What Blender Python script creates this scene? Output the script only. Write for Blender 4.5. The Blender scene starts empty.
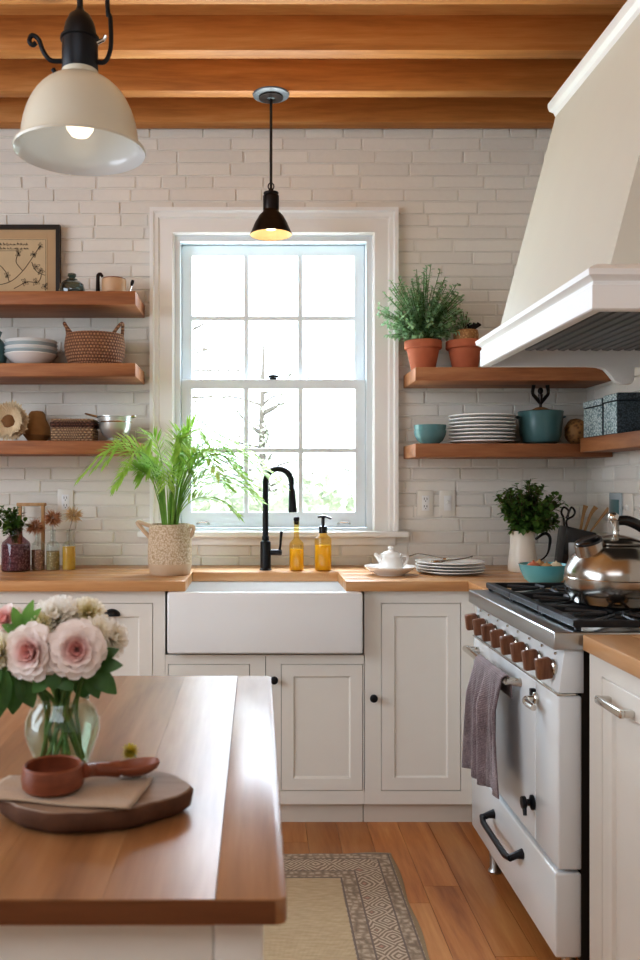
import bpy, bmesh, math, random
from mathutils import Vector, Matrix, noise
PI = math.pi
R_ = math.radians
random.seed(7)
S = bpy.context.scene
COL = S.collection
F, VX, VY, EYE = 854.0, 257.0, 483.0, 1.31
def X(px, d): return (px - VX) * d / F
def Z(py, d): return EYE + (VY - py) * d / F

# ------------------------------------------------------------------ materials
def lin(h):
    if isinstance(h, (tuple, list)): return (*h[:3], 1)
    h = h.lstrip('#'); v = [int(h[i:i+2], 16) / 255 for i in (0, 2, 4)]
    return (*[c / 12.92 if c <= .04045 else ((c + .055) / 1.055) ** 2.4 for c in v], 1)
class NT:
    def __init__(s, name):
        s.m = bpy.data.materials.new(name); s.m.use_nodes = True
        s.t = s.m.node_tree; s.t.nodes.clear()
        s.out = s.n('ShaderNodeOutputMaterial')
    def n(s, typ, **kw):
        nd = s.t.nodes.new(typ)
        for k, v in kw.items(): setattr(nd, k, v)
        return nd
    def l(s, a, b): s.t.links.new(a, b)
    def put(s, sock, v):
        if hasattr(v, 'is_output'): s.l(v, sock)
        else: sock.default_value = v
    def math(s, op, a, b=0.0, clamp=False):
        nd = s.n('ShaderNodeMath', operation=op, use_clamp=clamp)
        s.put(nd.inputs[0], a); s.put(nd.inputs[1], b); return nd.outputs[0]
    def mix(s, f, a, b, blend='MIX'):
        nd = s.n('ShaderNodeMix', data_type='RGBA', blend_type=blend)
        s.put(nd.inputs[0], f); s.put(nd.inputs[6], a); s.put(nd.inputs[7], b); return nd.outputs[2]
    def ramp(s, f, stops):
        nd = s.n('ShaderNodeValToRGB'); e = nd.color_ramp.elements
        while len(e) < len(stops): e.new(.5)
        for i, (p, c) in enumerate(stops): e[i].position = p; e[i].color = lin(c)
        s.put(nd.inputs[0], f); return nd.outputs[0]
    def coord(s, scale=(1, 1, 1), kind='Object'):
        tc = s.n('ShaderNodeTexCoord'); mp = s.n('ShaderNodeMapping')
        mp.inputs['Scale'].default_value = scale
        s.l(tc.outputs[kind], mp.inputs[0]); return mp.outputs[0]
    def noise(s, vec, scale, detail=4, dist=0.0, rough=.5):
        nd = s.n('ShaderNodeTexNoise'); s.l(vec, nd.inputs['Vector'])
        nd.inputs['Scale'].default_value = scale; nd.inputs['Detail'].default_value = detail
        nd.inputs['Distortion'].default_value = dist; nd.inputs['Roughness'].default_value = rough
        return nd.outputs['Fac']
    def bump(s, h, strength=.3, dist=.01):
        nd = s.n('ShaderNodeBump'); nd.inputs['Strength'].default_value = strength
        nd.inputs['Distance'].default_value = dist; s.l(h, nd.inputs['Height']); return nd.outputs[0]
    def bsdf(s, col, rough=.5, metal=0, normal=None, coat=0, sheen=0, spec=.5, sss=0, trans=0, ior=1.5, emit=None, estr=0, aniso=0):
        b = s.n('ShaderNodeBsdfPrincipled')
        s.put(b.inputs['Base Color'], col if hasattr(col, 'is_output') else lin(col))
        s.put(b.inputs['Roughness'], rough); b.inputs['Metallic'].default_value = metal
        b.inputs['Specular IOR Level'].default_value = spec
        b.inputs['Coat Weight'].default_value = coat; b.inputs['Coat Roughness'].default_value = .12
        b.inputs['Sheen Weight'].default_value = sheen
        b.inputs['Transmission Weight'].default_value = trans; b.inputs['IOR'].default_value = ior
        b.inputs['Anisotropic'].default_value = aniso
        if sss: b.inputs['Subsurface Weight'].default_value = sss; b.inputs['Subsurface Radius'].default_value = (.02, .01, .006)
        if emit: b.inputs['Emission Color'].default_value = lin(emit); b.inputs['Emission Strength'].default_value = estr
        if normal is not None: s.l(normal, b.inputs['Normal'])
        s.l(b.outputs[0], s.out.inputs[0]); return b

def paint(name, c, rough=.45, nscale=30, amt=.06, bump=.05, metal=0, coat=0, c2=None, stretch=(1, 1, 1), sheen=0, spec=.5, bdist=.004, detail=4, attr=0):
    t = NT(name); v = t.coord(stretch); f = t.noise(v, nscale, detail)
    base = lin(c); other = lin(c2) if c2 else tuple(x * (1 - amt * 3) for x in base[:3]) + (1,)
    col = t.mix(f, base, other) if c2 else t.mix(t.math('MULTIPLY', f, .6), base, other)
    if attr:
        at = t.n('ShaderNodeAttribute', attribute_name='rnd'); sc = t.n('ShaderNodeVectorMath', operation='SCALE')
        t.l(col, sc.inputs[0]); t.l(t.math('ADD', t.math('MULTIPLY', at.outputs['Fac'], attr), 1-attr*.6), sc.inputs['Scale']); col = sc.outputs[0]
    t.bsdf(col, rough, metal, t.bump(f, bump, bdist), coat, sheen, spec)
    return t.m
def wood(name, dark, mid, light, axis='x', scale=9, rough=.42, coat=.0, var=.25, bump=.12, attr=True, knots=False, cr=.12):
    t = NT(name)
    st = {'x': (.09, 1, 1), 'y': (1, .09, 1), 'z': (1, 1, .09)}[axis]
    tc = t.n('ShaderNodeTexCoord')
    at = t.n('ShaderNodeAttribute', attribute_name='rnd')
    add = t.n('ShaderNodeVectorMath', operation='MULTIPLY_ADD')
    t.l(at.outputs['Fac'], add.inputs[0]); add.inputs[1].default_value = (13, 17, 11); t.l(tc.outputs['Object'], add.inputs[2])
    mp = t.n('ShaderNodeMapping'); mp.inputs['Scale'].default_value = st; t.l(add.outputs[0], mp.inputs[0])
    v = mp.outputs[0]
    f1 = t.noise(v, scale, 5, 1.2, .55); f2 = t.noise(v, scale * 9, 3, .3, .6)
    f = t.math('ADD', t.math('MULTIPLY', f1, .75), t.math('MULTIPLY', f2, .25))
    col = t.ramp(f, [(.28, dark), (.5, mid), (.72, light)])
    if knots:
        vo = t.n('ShaderNodeTexVoronoi'); mp2 = t.n('ShaderNodeMapping')
        mp2.inputs['Scale'].default_value = {'x': (1.6, 5, 5), 'y': (5, 1.6, 5), 'z': (5, 5, 1.6)}[axis]
        t.l(add.outputs[0], mp2.inputs[0]); t.l(mp2.outputs[0], vo.inputs['Vector']); vo.inputs['Scale'].default_value = 1.0
        k = t.math('SUBTRACT', 1.0, t.math('MULTIPLY', vo.outputs['Distance'], 7.0), True)
        col = t.mix(t.math('MULTIPLY', k, .7), col, lin('#3a1d0c'))
    br = t.math('ADD', t.math('MULTIPLY', at.outputs['Fac'], var), 1 - var * .5)
    m2 = t.n('ShaderNodeVectorMath', operation='SCALE'); t.l(col, m2.inputs[0]); t.l(br, m2.inputs['Scale'])
    t.bsdf(m2.outputs[0], rough, 0, t.bump(f, bump, .004), coat).inputs['Coat Roughness'].default_value = cr
    return t.m
def leafmat(name, c1, c2, rough=.5, trans=.3):
    t = NT(name); f = t.noise(t.coord(), 22, 3)
    col = t.ramp(f, [(.3, c1), (.7, c2)])
    b = t.bsdf(col, rough)
    tr = t.n('ShaderNodeBsdfTranslucent'); t.l(col, tr.inputs[0])
    mx = t.n('ShaderNodeMixShader'); mx.inputs[0].default_value = trans
    t.l(b.outputs[0], mx.inputs[1]); t.l(tr.outputs[0], mx.inputs[2]); t.l(mx.outputs[0], t.out.inputs[0])
    return t.m
def thinglass(name, tint='#ffffff', edge=.5, base=.06, rough=.03):
    t = NT(name); lw = t.n('ShaderNodeLayerWeight'); lw.inputs[0].default_value = edge
    tr = t.n('ShaderNodeBsdfTransparent'); tr.inputs[0].default_value = lin(tint)
    gl = t.n('ShaderNodeBsdfGlossy'); gl.inputs['Roughness'].default_value = rough
    gl.inputs[0].default_value = (.95, .97, .97, 1)
    f = t.math('ADD', t.math('MULTIPLY', t.math('POWER', lw.outputs['Facing'], 3.5), .75), base, True)
    mx = t.n('ShaderNodeMixShader'); t.l(f, mx.inputs[0]); t.l(tr.outputs[0], mx.inputs[1]); t.l(gl.outputs[0], mx.inputs[2])
    t.l(mx.outputs[0], t.out.inputs[0]); return t.m
def wicker(name, c1, c2, sx=55, sz=75):
    t = NT(name); tc = t.n('ShaderNodeTexCoord')
    sp = t.n('ShaderNodeSeparateXYZ'); t.l(tc.outputs['Object'], sp.inputs[0])
    ang = t.math('ARCTAN2', sp.outputs[1], sp.outputs[0])
    a = t.math('SINE', t.math('MULTIPLY', ang, sx)); row = t.math('MULTIPLY', sp.outputs[2], sz * 6.283)
    ph = t.math('SIGN', t.math('SINE', t.math('MULTIPLY', row, .5)))
    h = t.math('MULTIPLY', t.math('ABSOLUTE', t.math('SINE', t.math('MULTIPLY', row, .5))), t.math('ADD', t.math('MULTIPLY', t.math('MULTIPLY', a, ph), .4), .6))
    nz = t.noise(t.coord(), 40, 3)
    f = t.math('MULTIPLY', h, t.math('ADD', nz, .5))
    col = t.ramp(f, [(.1, c1), (.85, c2)])
    t.bsdf(col, .7, 0, t.bump(h, .9, .006)); return t.m
def speckle(name, c1, c2, scale, c3=None, rough=.6, bump=.5):
    t = NT(name); vo = t.n('ShaderNodeTexVoronoi'); vo.inputs['Scale'].default_value = scale
    t.l(t.coord(), vo.inputs['Vector'])
    col = t.ramp(vo.outputs['Distance'], [(.15, c1), (.6, c2)] + ([(.9, c3)] if c3 else []))
    t.bsdf(col, rough, 0, t.bump(vo.outputs['Distance'], bump, .003)); return t.m

M = {}
M['brick'] = paint('painted_brick', '#ebe7de', .55, 60, .03, .4, bdist=.003, detail=6, attr=.10)
M['mortar'] = paint('painted_mortar', '#dccfbd', .75, 70, .05, .4, bdist=.003)
M['trim'] = paint('white_trim_paint', '#f3f3f1', .35, 12, .015, .02)
M['sash'] = paint('cool_white_sash_paint', '#eaf3f8', .35, 12, .015, .02)
M['cab'] = paint('cabinet_cream_paint', '#e8e5dd', .4, 14, .02, .03)
M['toe'] = paint('toe_kick_paint', '#d9d2c6', .5, 14, .02, .03)
M['gap'] = paint('dark_gap', '#3b352e', .9, 20, .05, .02)
M['hood'] = paint('hood_plaster', '#dedcd0', .5, 9, .02, .06)
M['range'] = paint('enamel_white', '#e3e8ea', .22, 8, .015, .01, coat=.3)
M['steel'] = paint('brushed_steel', '#c4c8ca', .28, 18, .08, .04, metal=1, stretch=(1, .05, 1))
M['polished'] = paint('polished_steel', '#b5b0a8', .2, 5, .03, .01, metal=1)
M['steel_soft'] = paint('soft_steel', '#d9dcd8', .3, 20, .05, .02, metal=.7)
M['chrome'] = paint('chrome_metal', '#d8d4cc', .14, 20, .05, .01, metal=1)
M['iron'] = paint('black_cast_iron', '#1d1f22', .42, 80, .1, .2)
M['black'] = paint('matte_black_metal', '#1c1f24', .38, 40, .06, .04, metal=.4)
M['blackgloss'] = paint('black_plastic', '#131316', .22, 30, .05, .02, coat=.3)
M['bronze'] = paint('dark_bronze_metal', '#2a2320', .35, 30, .1, .05, metal=.7)
M['filter'] = paint('dark_filter_steel', '#55575a', .35, 40, .08, .05, metal=.7)
M['slat'] = paint('grey_baffle_metal', '#77797a', .4, 40, .08, .05)
M['sink'] = paint('white_fireclay', '#eef0f0', .16, 6, .01, .01, coat=.4)
M['ceramic'] = paint('white_glazed_ceramic', '#f7f6f2', .2, 9, .015, .01, coat=.3)
M['cream'] = paint('cream_ceramic', '#e8e0d2', .3, 9, .03, .02)
M['bluegrey'] = paint('pale_blue_glaze', '#b9c6ca', .25, 15, .05, .02, coat=.2)
M['teal'] = paint('teal_glaze', '#6b979a', .25, 25, .08, .04, coat=.3)
M['turq'] = paint('turquoise_glaze', '#6fb7bd', .22, 15, .05, .02, coat=.3)
M['dteal'] = paint('grey_teal_stoneware', '#587f82', .3, 25, .09, .05, coat=.2)
M['terra'] = paint('terracotta_clay', '#c07350', .75, 25, .05, .15, c2='#a85e3f')
M['soil'] = paint('dark_soil', '#3a2a1f', .95, 120, .2, .8)
M['cork'] = speckle('cork_bark', '#c79b66', '#9a6d3f', 90)
M['shade'] = paint('cream_enamel_shade', '#d3d0c0', .32, 7, .02, .01, coat=.3)
M['shade_in'] = paint('white_enamel_inside', '#dfe8ee', .22, 7, .01, .01, coat=.4)
M['plate_plastic'] = paint('ivory_plastic', '#eeeae0', .4, 10, .01, .01)
M['cord'] = paint('black_cord', '#17130f', .6, 60, .1, .1)
M['beam'] = wood('cedar_beam', '#925c2b', '#c08445', '#d7a468', 'x', 7, .6, var=.22, knots=True)
M['plank_ceil'] = wood('ceiling_board', '#b98043', '#d3a063', '#e2b57c', 'x', 9, .6, var=.25)
M['shelf'] = wood('shelf_oak', '#6e4327', '#9d6740', '#bb875a', 'x', 9, .5, var=.15, bump=.15)
M['shelf_y'] = wood('shelf_oak_side', '#6e4327', '#9d6740', '#bb875a', 'y', 9, .5, var=.15, bump=.15)
M['counter'] = wood('butcher_block', '#a87546', '#c79765', '#d9b184', 'x', 8, .35, .15, var=.2)
M['counter_y'] = wood('butcher_block_side', '#a87546', '#c79765', '#d9b184', 'y', 8, .35, .15, var=.2)
M['island'] = wood('island_walnut', '#835a37', '#a87b51', '#c29a6f', 'y', 8, .42, .6, var=.3, cr=.24)
M['floor'] = wood('floor_oak', '#85491f', '#b57840', '#cf9a60', 'y', 7, .36, .1, var=.5, knots=True)
M['knobwood'] = wood('dark_knob_wood', '#553320', '#785038', '#94694c', 'z', 30, .4)
M['boardtop'] = wood('slab_wood', '#7d6350', '#a08771', '#b9a18a', 'x', 12, .55)
M['bark'] = paint('bark_edge', '#6d4a33', .85, 45, .2, .7, c2='#4c3222')
M['redwood'] = wood('red_brown_wood', '#6f3a24', '#8f5236', '#a96c4a', 'x', 14, .42, .1)
M['spoonwood'] = wood('pale_wood', '#b18552', '#caa06c', '#d9b686', 'z', 14, .5)
M['frame'] = paint('black_frame', '#1f1a17', .4, 20, .05, .03)
M['paper'] = paint('aged_paper', '#cfb994', .8, 12, .06, .05)
M['mat'] = paint('tan_mount_board', '#c4a680', .8, 30, .04, .05)
M['ink'] = paint('dark_ink', '#33281f', .8, 30, .05, .02)
M['basket'] = wicker('woven_basket', '#6a4630', '#b98c68')
M['basket2'] = wicker('woven_box_fibre', '#7a5f48', '#c4a684', 40, 90)
M['basketdark'] = wicker('dark_woven_fibre', '#3e271c', '#795242', 40, 90)
M['wick'] = speckle('wicker_ball_fibre', '#6b4a2b', '#a67a48', 70)
M['palmpot'] = speckle('textured_pot', '#e6d8c2', '#cbb597', 140, '#b79f7f', .8, .8)
M['palmbase'] = paint('pot_base_clay', '#d6bd9f', .8, 40, .05, .2)
M['box'] = speckle('shagreen_lit', '#dfeaea', '#8ba0a4', 130, '#64787c', .6, .6)  # lit copy of the box covering, for the left faces
M['box_shaded'] = speckle('shagreen_shaded', '#56646b', '#2f3a41', 150, '#222b31', .55, .6)  # shaded copy of the same covering, for body and lid
M['dried'] = paint('dried_flower', '#e6d8bd', .9, 60, .1, .3, c2='#cfb78f')
M['driedcore'] = paint('dried_flower_core', '#8c6743', .95, 90, .2, .6, c2='#6e4d30')
M['gourd'] = paint('tan_gourd', '#b78f5b', .7, 30, .1, .2, c2='#9c7444')
M['fluff'] = paint('dried_fluff', '#c79a76', .95, 80, .1, .2, c2='#a87450')
M['fluff2'] = paint('pale_dried_fluff', '#d9bf94', .95, 80, .1, .2, c2='#c3a273')
M['lav'] = speckle('dried_lavender', '#d6bcc2', '#94707c', 110, '#6d4a58', .9, .6)
M['oil'] = leafmat('yellow_oil', '#e6bc48', '#eeca60', .25, .4)
M['herbs'] = speckle('dried_herbs', '#bfae86', '#96845c', 120, None, .9, .5)
M['petalsdry'] = speckle('dried_petals', '#c6a08b', '#94705e', 120, None, .9, .5)
M['amber'] = thinglass('amber_glass', '#fbebb4', .4, .05)
M['soap'] = leafmat('amber_soap', '#dcc044', '#e6d262', .25, .6)
M['clear'] = thinglass('clear_glass', '#f4f8f6', .45, .05)
M['purple'] = thinglass('purple_glass', '#c4adb3', .4, .06)
M['tealglass'] = thinglass('grey_green_glass', '#8fa3a1', .55, .10)
M['pane'] = thinglass('window_glass', '#ffffff', .12, .0, .0)
t = NT('vase_glass'); t.bsdf('#fbfffd', .0, trans=1, ior=1.3); M['vase'] = thinglass('vase_glass_thin', '#f8fdfb', .3, .05)
M['water'] = thinglass('water_clear', '#f6fbf6', .1, .01)
t = NT('warm_bulb'); t.bsdf('#fff0d8', .3, emit='#ffe6c4', estr=1.1); M['bulb'] = t.m
M['palm'] = leafmat('palm_leaf', '#8ab840', '#c0e078', .45, .33)
M['palmstem'] = leafmat('palm_stem', '#6c9a3a', '#93bb58', .5, .2)
M['sage'] = leafmat('grey_green_leaf', '#86ad80', '#bcd6b0', .6, .38)
M['darkleaf'] = leafmat('dark_green_leaf', '#3d5c26', '#6d8f42', .5, .25)
M['midleaf'] = leafmat('bouquet_leaf', '#2c4a22', '#55803a', .4, .25)
M['sprig'] = leafmat('bright_sprig_leaf', '#5f9440', '#8fc064', .45, .4)
M['stem'] = paint('green_stem', '#5c7d3c', .5, 60, .1, .1)
M['twig'] = paint('brown_twig', '#6b4f35', .8, 60, .1, .2)
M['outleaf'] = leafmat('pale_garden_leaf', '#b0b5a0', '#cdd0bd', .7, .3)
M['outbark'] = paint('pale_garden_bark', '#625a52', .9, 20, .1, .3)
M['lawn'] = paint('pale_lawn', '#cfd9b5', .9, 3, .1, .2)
def petalmat(name, c1, c2, trans=.3):
    t = NT(name); tc = t.n('ShaderNodeTexCoord'); ln = t.n('ShaderNodeVectorMath', operation='LENGTH')
    t.l(tc.outputs['Object'], ln.inputs[0])
    f = t.math('MULTIPLY', ln.outputs['Value'], 40.0, True)
    col = t.ramp(f, [(.12, c1), (.85, c2)]); b = t.bsdf(col, .6)
    tr = t.n('ShaderNodeBsdfTranslucent'); t.l(col, tr.inputs[0])
    mx = t.n('ShaderNodeMixShader'); mx.inputs[0].default_value = trans
    t.l(b.outputs[0], mx.inputs[1]); t.l(tr.outputs[0], mx.inputs[2]); t.l(mx.outputs[0], t.out.inputs[0]); return t.m
M['pink'] = petalmat('pink_petal', '#f7bfb8', '#fff6f1')
M['white_petal'] = petalmat('white_petal', '#fbf4e0', '#fffdf8', .5)
M['green_petal'] = petalmat('green_white_petal', '#e6dc9a', '#fffbee', .45)
M['yellow_petal'] = petalmat('yellow_petal', '#a59a2c', '#d9c850')
def towelmat():
    t = NT('mauve_towel'); v = t.coord((1, 1, 1)); f = t.noise(v, 260, 3)
    w = t.n('ShaderNodeTexWave'); w.inputs['Scale'].default_value = 60; w.bands_direction = 'Z'; t.l(v, w.inputs[0])
    w.inputs['Distortion'].default_value = 2
    g = t.noise(v, 14, 3)
    col = t.ramp(t.math('ADD', t.math('MULTIPLY', f, .6), t.math('MULTIPLY', g, .4)), [(.35, '#54474a'), (.55, '#85767a'), (.7, '#aa9c9c')])
    t.bsdf(col, .95, 0, t.bump(t.math('ADD', f, t.math('MULTIPLY', w.outputs['Fac'], .4)), .8, .004), sheen=.3); return t.m
M['towel'] = towelmat()
M['linen'] = paint('beige_linen', '#b8a28a', .9, 300, .06, .4, sheen=.2)

# ------------------------------------------------------------------ mesh helpers
def catmull(pts, n=8):
    P = [Vector(p) for p in pts]; out = []
    Q = [P[0] * 2 - P[1]] + P + [P[-1] * 2 - P[-2]]
    for i in range(1, len(Q) - 2):
        for k in range(n):
            t = k / n; a, b, c, d = Q[i-1], Q[i], Q[i+1], Q[i+2]
            out.append(.5 * ((2*b) + (c-a)*t + (2*a-5*b+4*c-d)*t*t + (3*b-a-3*c+d)*t**3))
    out.append(P[-1]); return out
class MB:
    def __init__(s): s.b = bmesh.new(); s.L = s.b.faces.layers.float.new('rnd')
    def _merge(s, t, mat=None, rnd=0.0):
        if mat is not None: bmesh.ops.transform(t, matrix=mat, verts=t.verts)
        vm = {v: s.b.verts.new(v.co) for v in t.verts}
        for f in t.faces:
            try: g = s.b.faces.new([vm[v] for v in f.verts]); g[s.L] = rnd
            except ValueError: pass
        t.free(); return s
    def box(s, x0, x1, y0, y1, z0, z1, bev=.0, seg=2, mat=None, rnd=0.0, only=None):
        t = bmesh.new(); bmesh.ops.create_cube(t, size=1)
        for v in t.verts: v.co = Vector(((x0+x1)/2 + v.co.x*(x1-x0), (y0+y1)/2 + v.co.y*(y1-y0), (z0+z1)/2 + v.co.z*(z1-z0)))
        if bev:
            ed = [e for e in t.edges if only is None or only(e)]
            bmesh.ops.bevel(t, geom=ed, offset=bev, segments=seg, profile=.5, affect='EDGES', clamp_overlap=True)
        return s._merge(t, mat, rnd)
    def lathe(s, prof, c=(0, 0, 0), seg=32, sx=1, sy=1, mat=None, rnd=0.0):
        t = bmesh.new(); rings = []
        for r, z in prof:
            if r < 1e-6: rings.append([t.verts.new((0, 0, z))])
            else: rings.append([t.verts.new((r*math.cos(2*PI*i/seg)*sx, r*math.sin(2*PI*i/seg)*sy, z)) for i in range(seg)])
        for a, b in zip(rings, rings[1:]):
            for i in range(seg):
                j = (i+1) % seg
                if len(a) == 1 and len(b) == 1: continue
                if len(a) == 1: t.faces.new((a[0], b[j], b[i]))
                elif len(b) == 1: t.faces.new((a[i], a[j], b[0]))
                else: t.faces.new((a[i], a[j], b[j], b[i]))
        bmesh.ops.recalc_face_normals(t, faces=t.faces)
        m = Matrix.Translation(c) @ (mat if mat is not None else Matrix.Identity(4))
        return s._merge(t, m, rnd)
    def tube(s, pts, r, seg=10, smooth=0, cap=True, rnd=0.0, flat=1.0):
        if smooth: 
            rr = r if isinstance(r, (list, tuple)) else None
            n0 = len(pts); pts = catmull(pts, smooth)
            if rr: r = [rr[min(int(i/smooth), n0-1)]*(1-(i % smooth)/smooth) + rr[min(int(i/smooth)+1, n0-1)]*((i % smooth)/smooth) for i in range(len(pts))]
        P = [Vector(p) for p in pts]; n = len(P)
        rad = r if isinstance(r, (list, tuple)) else [r]*n
        t = bmesh.new(); rings = []
        tg = [(P[min(i+1, n-1)] - P[max(i-1, 0)]).normalized() for i in range(n)]
        up = Vector((0, 0, 1)) if abs(tg[0].z) < .9 else Vector((0, 1, 0))
        nr = tg[0].cross(up).normalized()
        for i in range(n):
            nr = (nr - tg[i]*nr.dot(tg[i]))
            nr = nr.normalized() if nr.length > 1e-6 else tg[i].orthogonal().normalized()
            bn = tg[i].cross(nr)
            rings.append([t.verts.new(P[i] + (nr*math.cos(2*PI*k/seg) + bn*math.sin(2*PI*k/seg)*flat)*rad[i]) for k in range(seg)])
        for a, b in zip(rings, rings[1:]):
            for k in range(seg): t.faces.new((a[k], a[(k+1) % seg], b[(k+1) % seg], b[k]))
        if cap: t.faces.new(rings[0][::-1]); t.faces.new(rings[-1])
        bmesh.ops.recalc_face_normals(t, faces=t.faces)
        return s._merge(t, None, rnd)
    def cyl(s, p0, p1, r, seg=20, bev=0.0):
        p0, p1 = Vector(p0), Vector(p1); h = (p1-p0).length
        q = (p1-p0).to_track_quat('Z', 'Y').to_matrix().to_4x4()
        pr = [(0, 0), (r-bev, 0), (r, bev), (r, h-bev), (r-bev, h), (0, h)] if bev else [(0, 0), (r, 0), (r, h), (0, h)]
        return s.lathe(pr, p0, seg, mat=q)
    def ball(s, c, r, sub=2, sc=(1, 1, 1), jit=0.0):
        t = bmesh.new(); bmesh.ops.create_icosphere(t, subdivisions=sub, radius=1)
        for v in t.verts:
            k = 1 + (jit * noise.noise(v.co*3 + Vector(c)*20) if jit else 0)
            v.co = Vector((c[0]+v.co.x*r*sc[0]*k, c[1]+v.co.y*r*sc[1]*k, c[2]+v.co.z*r*sc[2]*k))
        return s._merge(t)
    def prism(s, poly, a0, a1, axis='y', bev=0.0):   # poly in the other two axes
        t = bmesh.new()
        def mk(u, w, a): return {'y': (u, a, w), 'x': (a, u, w), 'z': (u, w, a)}[axis]
        A = [t.verts.new(mk(u, w, a0)) for u, w in poly]; B = [t.verts.new(mk(u, w, a1)) for u, w in poly]
        n = len(poly); t.faces.new(A); t.faces.new(B[::-1])
        for i in range(n): t.faces.new((A[i], B[i], B[(i+1) % n], A[(i+1) % n]))
        bmesh.ops.recalc_face_normals(t, faces=t.faces)
        if bev: bmesh.ops.bevel(t, geom=t.edges[:], offset=bev, segments=2, profile=.5, affect='EDGES', clamp_overlap=True)
        return s._merge(t)
    def plate(s, x0, x1, z0, z1, holes, y0, y1):       # slab facing -y at y0 with rectangular holes
        xs = sorted({x0, x1, *[h[0] for h in holes], *[h[1] for h in holes]}); zs = sorted({z0, z1, *[h[2] for h in holes], *[h[3] for h in holes]})
        t = bmesh.new(); V = {}
        def vv(x, z):
            if (x, z) not in V: V[(x, z)] = t.verts.new((x, y0, z))
            return V[(x, z)]
        for a, b in zip(xs, xs[1:]):
            for c, d in zip(zs, zs[1:]):
                mx, mz = (a+b)/2, (c+d)/2
                if any(h[0] < mx < h[1] and h[2] < mz < h[3] for h in holes): continue
                t.faces.new((vv(a, c), vv(b, c), vv(b, d), vv(a, d)))
        e = bmesh.ops.extrude_face_region(t, geom=t.faces[:])
        for g in e['geom']:
            if isinstance(g, bmesh.types.BMVert): g.co.y = y1
        bmesh.ops.recalc_face_normals(t, faces=t.faces)
        return s._merge(t)
    def door(s, x0, x1, z0, z1, y, th=.02, st=.05, rec=.008, slope=.006):   # framed door facing -y with recessed panel
        t = bmesh.new()
        def ring(i, yy): return [t.verts.new(p) for p in ((x0+i, yy, z0+i), (x1-i, yy, z0+i), (x1-i, yy, z1-i), (x0+i, yy, z1-i))]
        rs = [ring(0, y+th), ring(0, y+.0015), ring(.0015, y), ring(st, y), ring(st+slope, y+rec)]
        for a, b in zip(rs, rs[1:]):
            for i in range(4): t.faces.new((a[i], a[(i+1) % 4], b[(i+1) % 4], b[i]))
        t.faces.new(rs[-1]); t.faces.new(rs[0][::-1])
        bmesh.ops.recalc_face_normals(t, faces=t.faces)
        return s._merge(t)
    def leaf(s, p, d, n, ln, w, bend=.2, seg=3, fold=.15):
        d = Vector(d).normalized(); n = Vector(n); n = (n - d*n.dot(d)); n = n.normalized() if n.length > 1e-5 else d.orthogonal().normalized()
        sd = d.cross(n); p = Vector(p); prev = None
        for i in range(seg+1):
            u = i/seg; c = p + d*ln*u - n*bend*ln*u*u
            ww = w*.5*math.sin(PI*min(1, (.06+.94*u)))**.8 if 0 < i < seg else w*.04
            row = [s.b.verts.new(c + sd*ww + n*fold*ww), s.b.verts.new(c), s.b.verts.new(c - sd*ww + n*fold*ww)]
            if prev:
                s.b.faces.new((prev[0], prev[1], row[1], row[0])); s.b.faces.new((prev[1], prev[2], row[2], row[1]))
            prev = row
        return s
    def build(s, name, mat, parent=None, smooth=True, angle=35, local=False, origin=None):
        me = bpy.data.meshes.new(name)
        off = Vector((0, 0, 0))
        if parent is not None and not local: off = Vector(parent['_w'])
        elif origin is not None: off = Vector(origin)
        if off.length: bmesh.ops.translate(s.b, vec=-off, verts=s.b.verts)
        s.b.to_mesh(me); s.b.free()
        me.materials.append(mat)
        if smooth: me.shade_smooth(); me.set_sharp_from_angle(angle=R_(angle))
        o = bpy.data.objects.new(name, me); COL.objects.link(o)
        if parent is not None: o.parent = parent; o['_w'] = parent['_w']
        else: o.location = off; o['_w'] = tuple(off)
        return o
def tag(o, label, cat, group=None, kind=None):
    o['label'] = label; o['category'] = cat
    if group: o['group'] = group
    if kind: o['kind'] = kind
    return o
def thing(name, label, cat, loc, group=None):
    o = bpy.data.objects.new(name, None); COL.objects.link(o); o.location = loc; o['_w'] = tuple(loc)
    o.empty_display_size = .05
    return tag(o, label, cat, group)
def struct(o): o['kind'] = 'structure'; return o
def copy_tree(o, loc, label=None, rz=None, parent=None):
    c = o.copy(); COL.objects.link(c)
    if parent is None:
        c.location = loc
        if rz is not None: c.rotation_euler = (0, 0, rz)
        if label: c['label'] = label
    else: c.parent = parent
    for ch in list(o.children): copy_tree(ch, None, parent=c)
    return c

# ------------------------------------------------------------------ room shell
DW, XR = 3.88, 1.5          # back wall depth, right wall x
CT = .938                   # countertop height
# floor planks
m = MB(); y_edges = lambda k: None
x = -3.0; pw = .118
while x < XR + .05:
    y = -1.6 - random.random()
    while y < DW + .1:
        L = random.uniform(.9, 1.9)
        m.box(x+.0006, x+pw-.0006, max(y, -1.6)+.0006, min(y+L, DW+.1)-.0006, -.03, random.uniform(-.0006, 0), rnd=random.random()) if min(y+L, DW+.1) - max(y, -1.6) > .02 else None
        y += L
    x += pw
fl = struct(m.build('floor', M['floor'], smooth=False))
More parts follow.
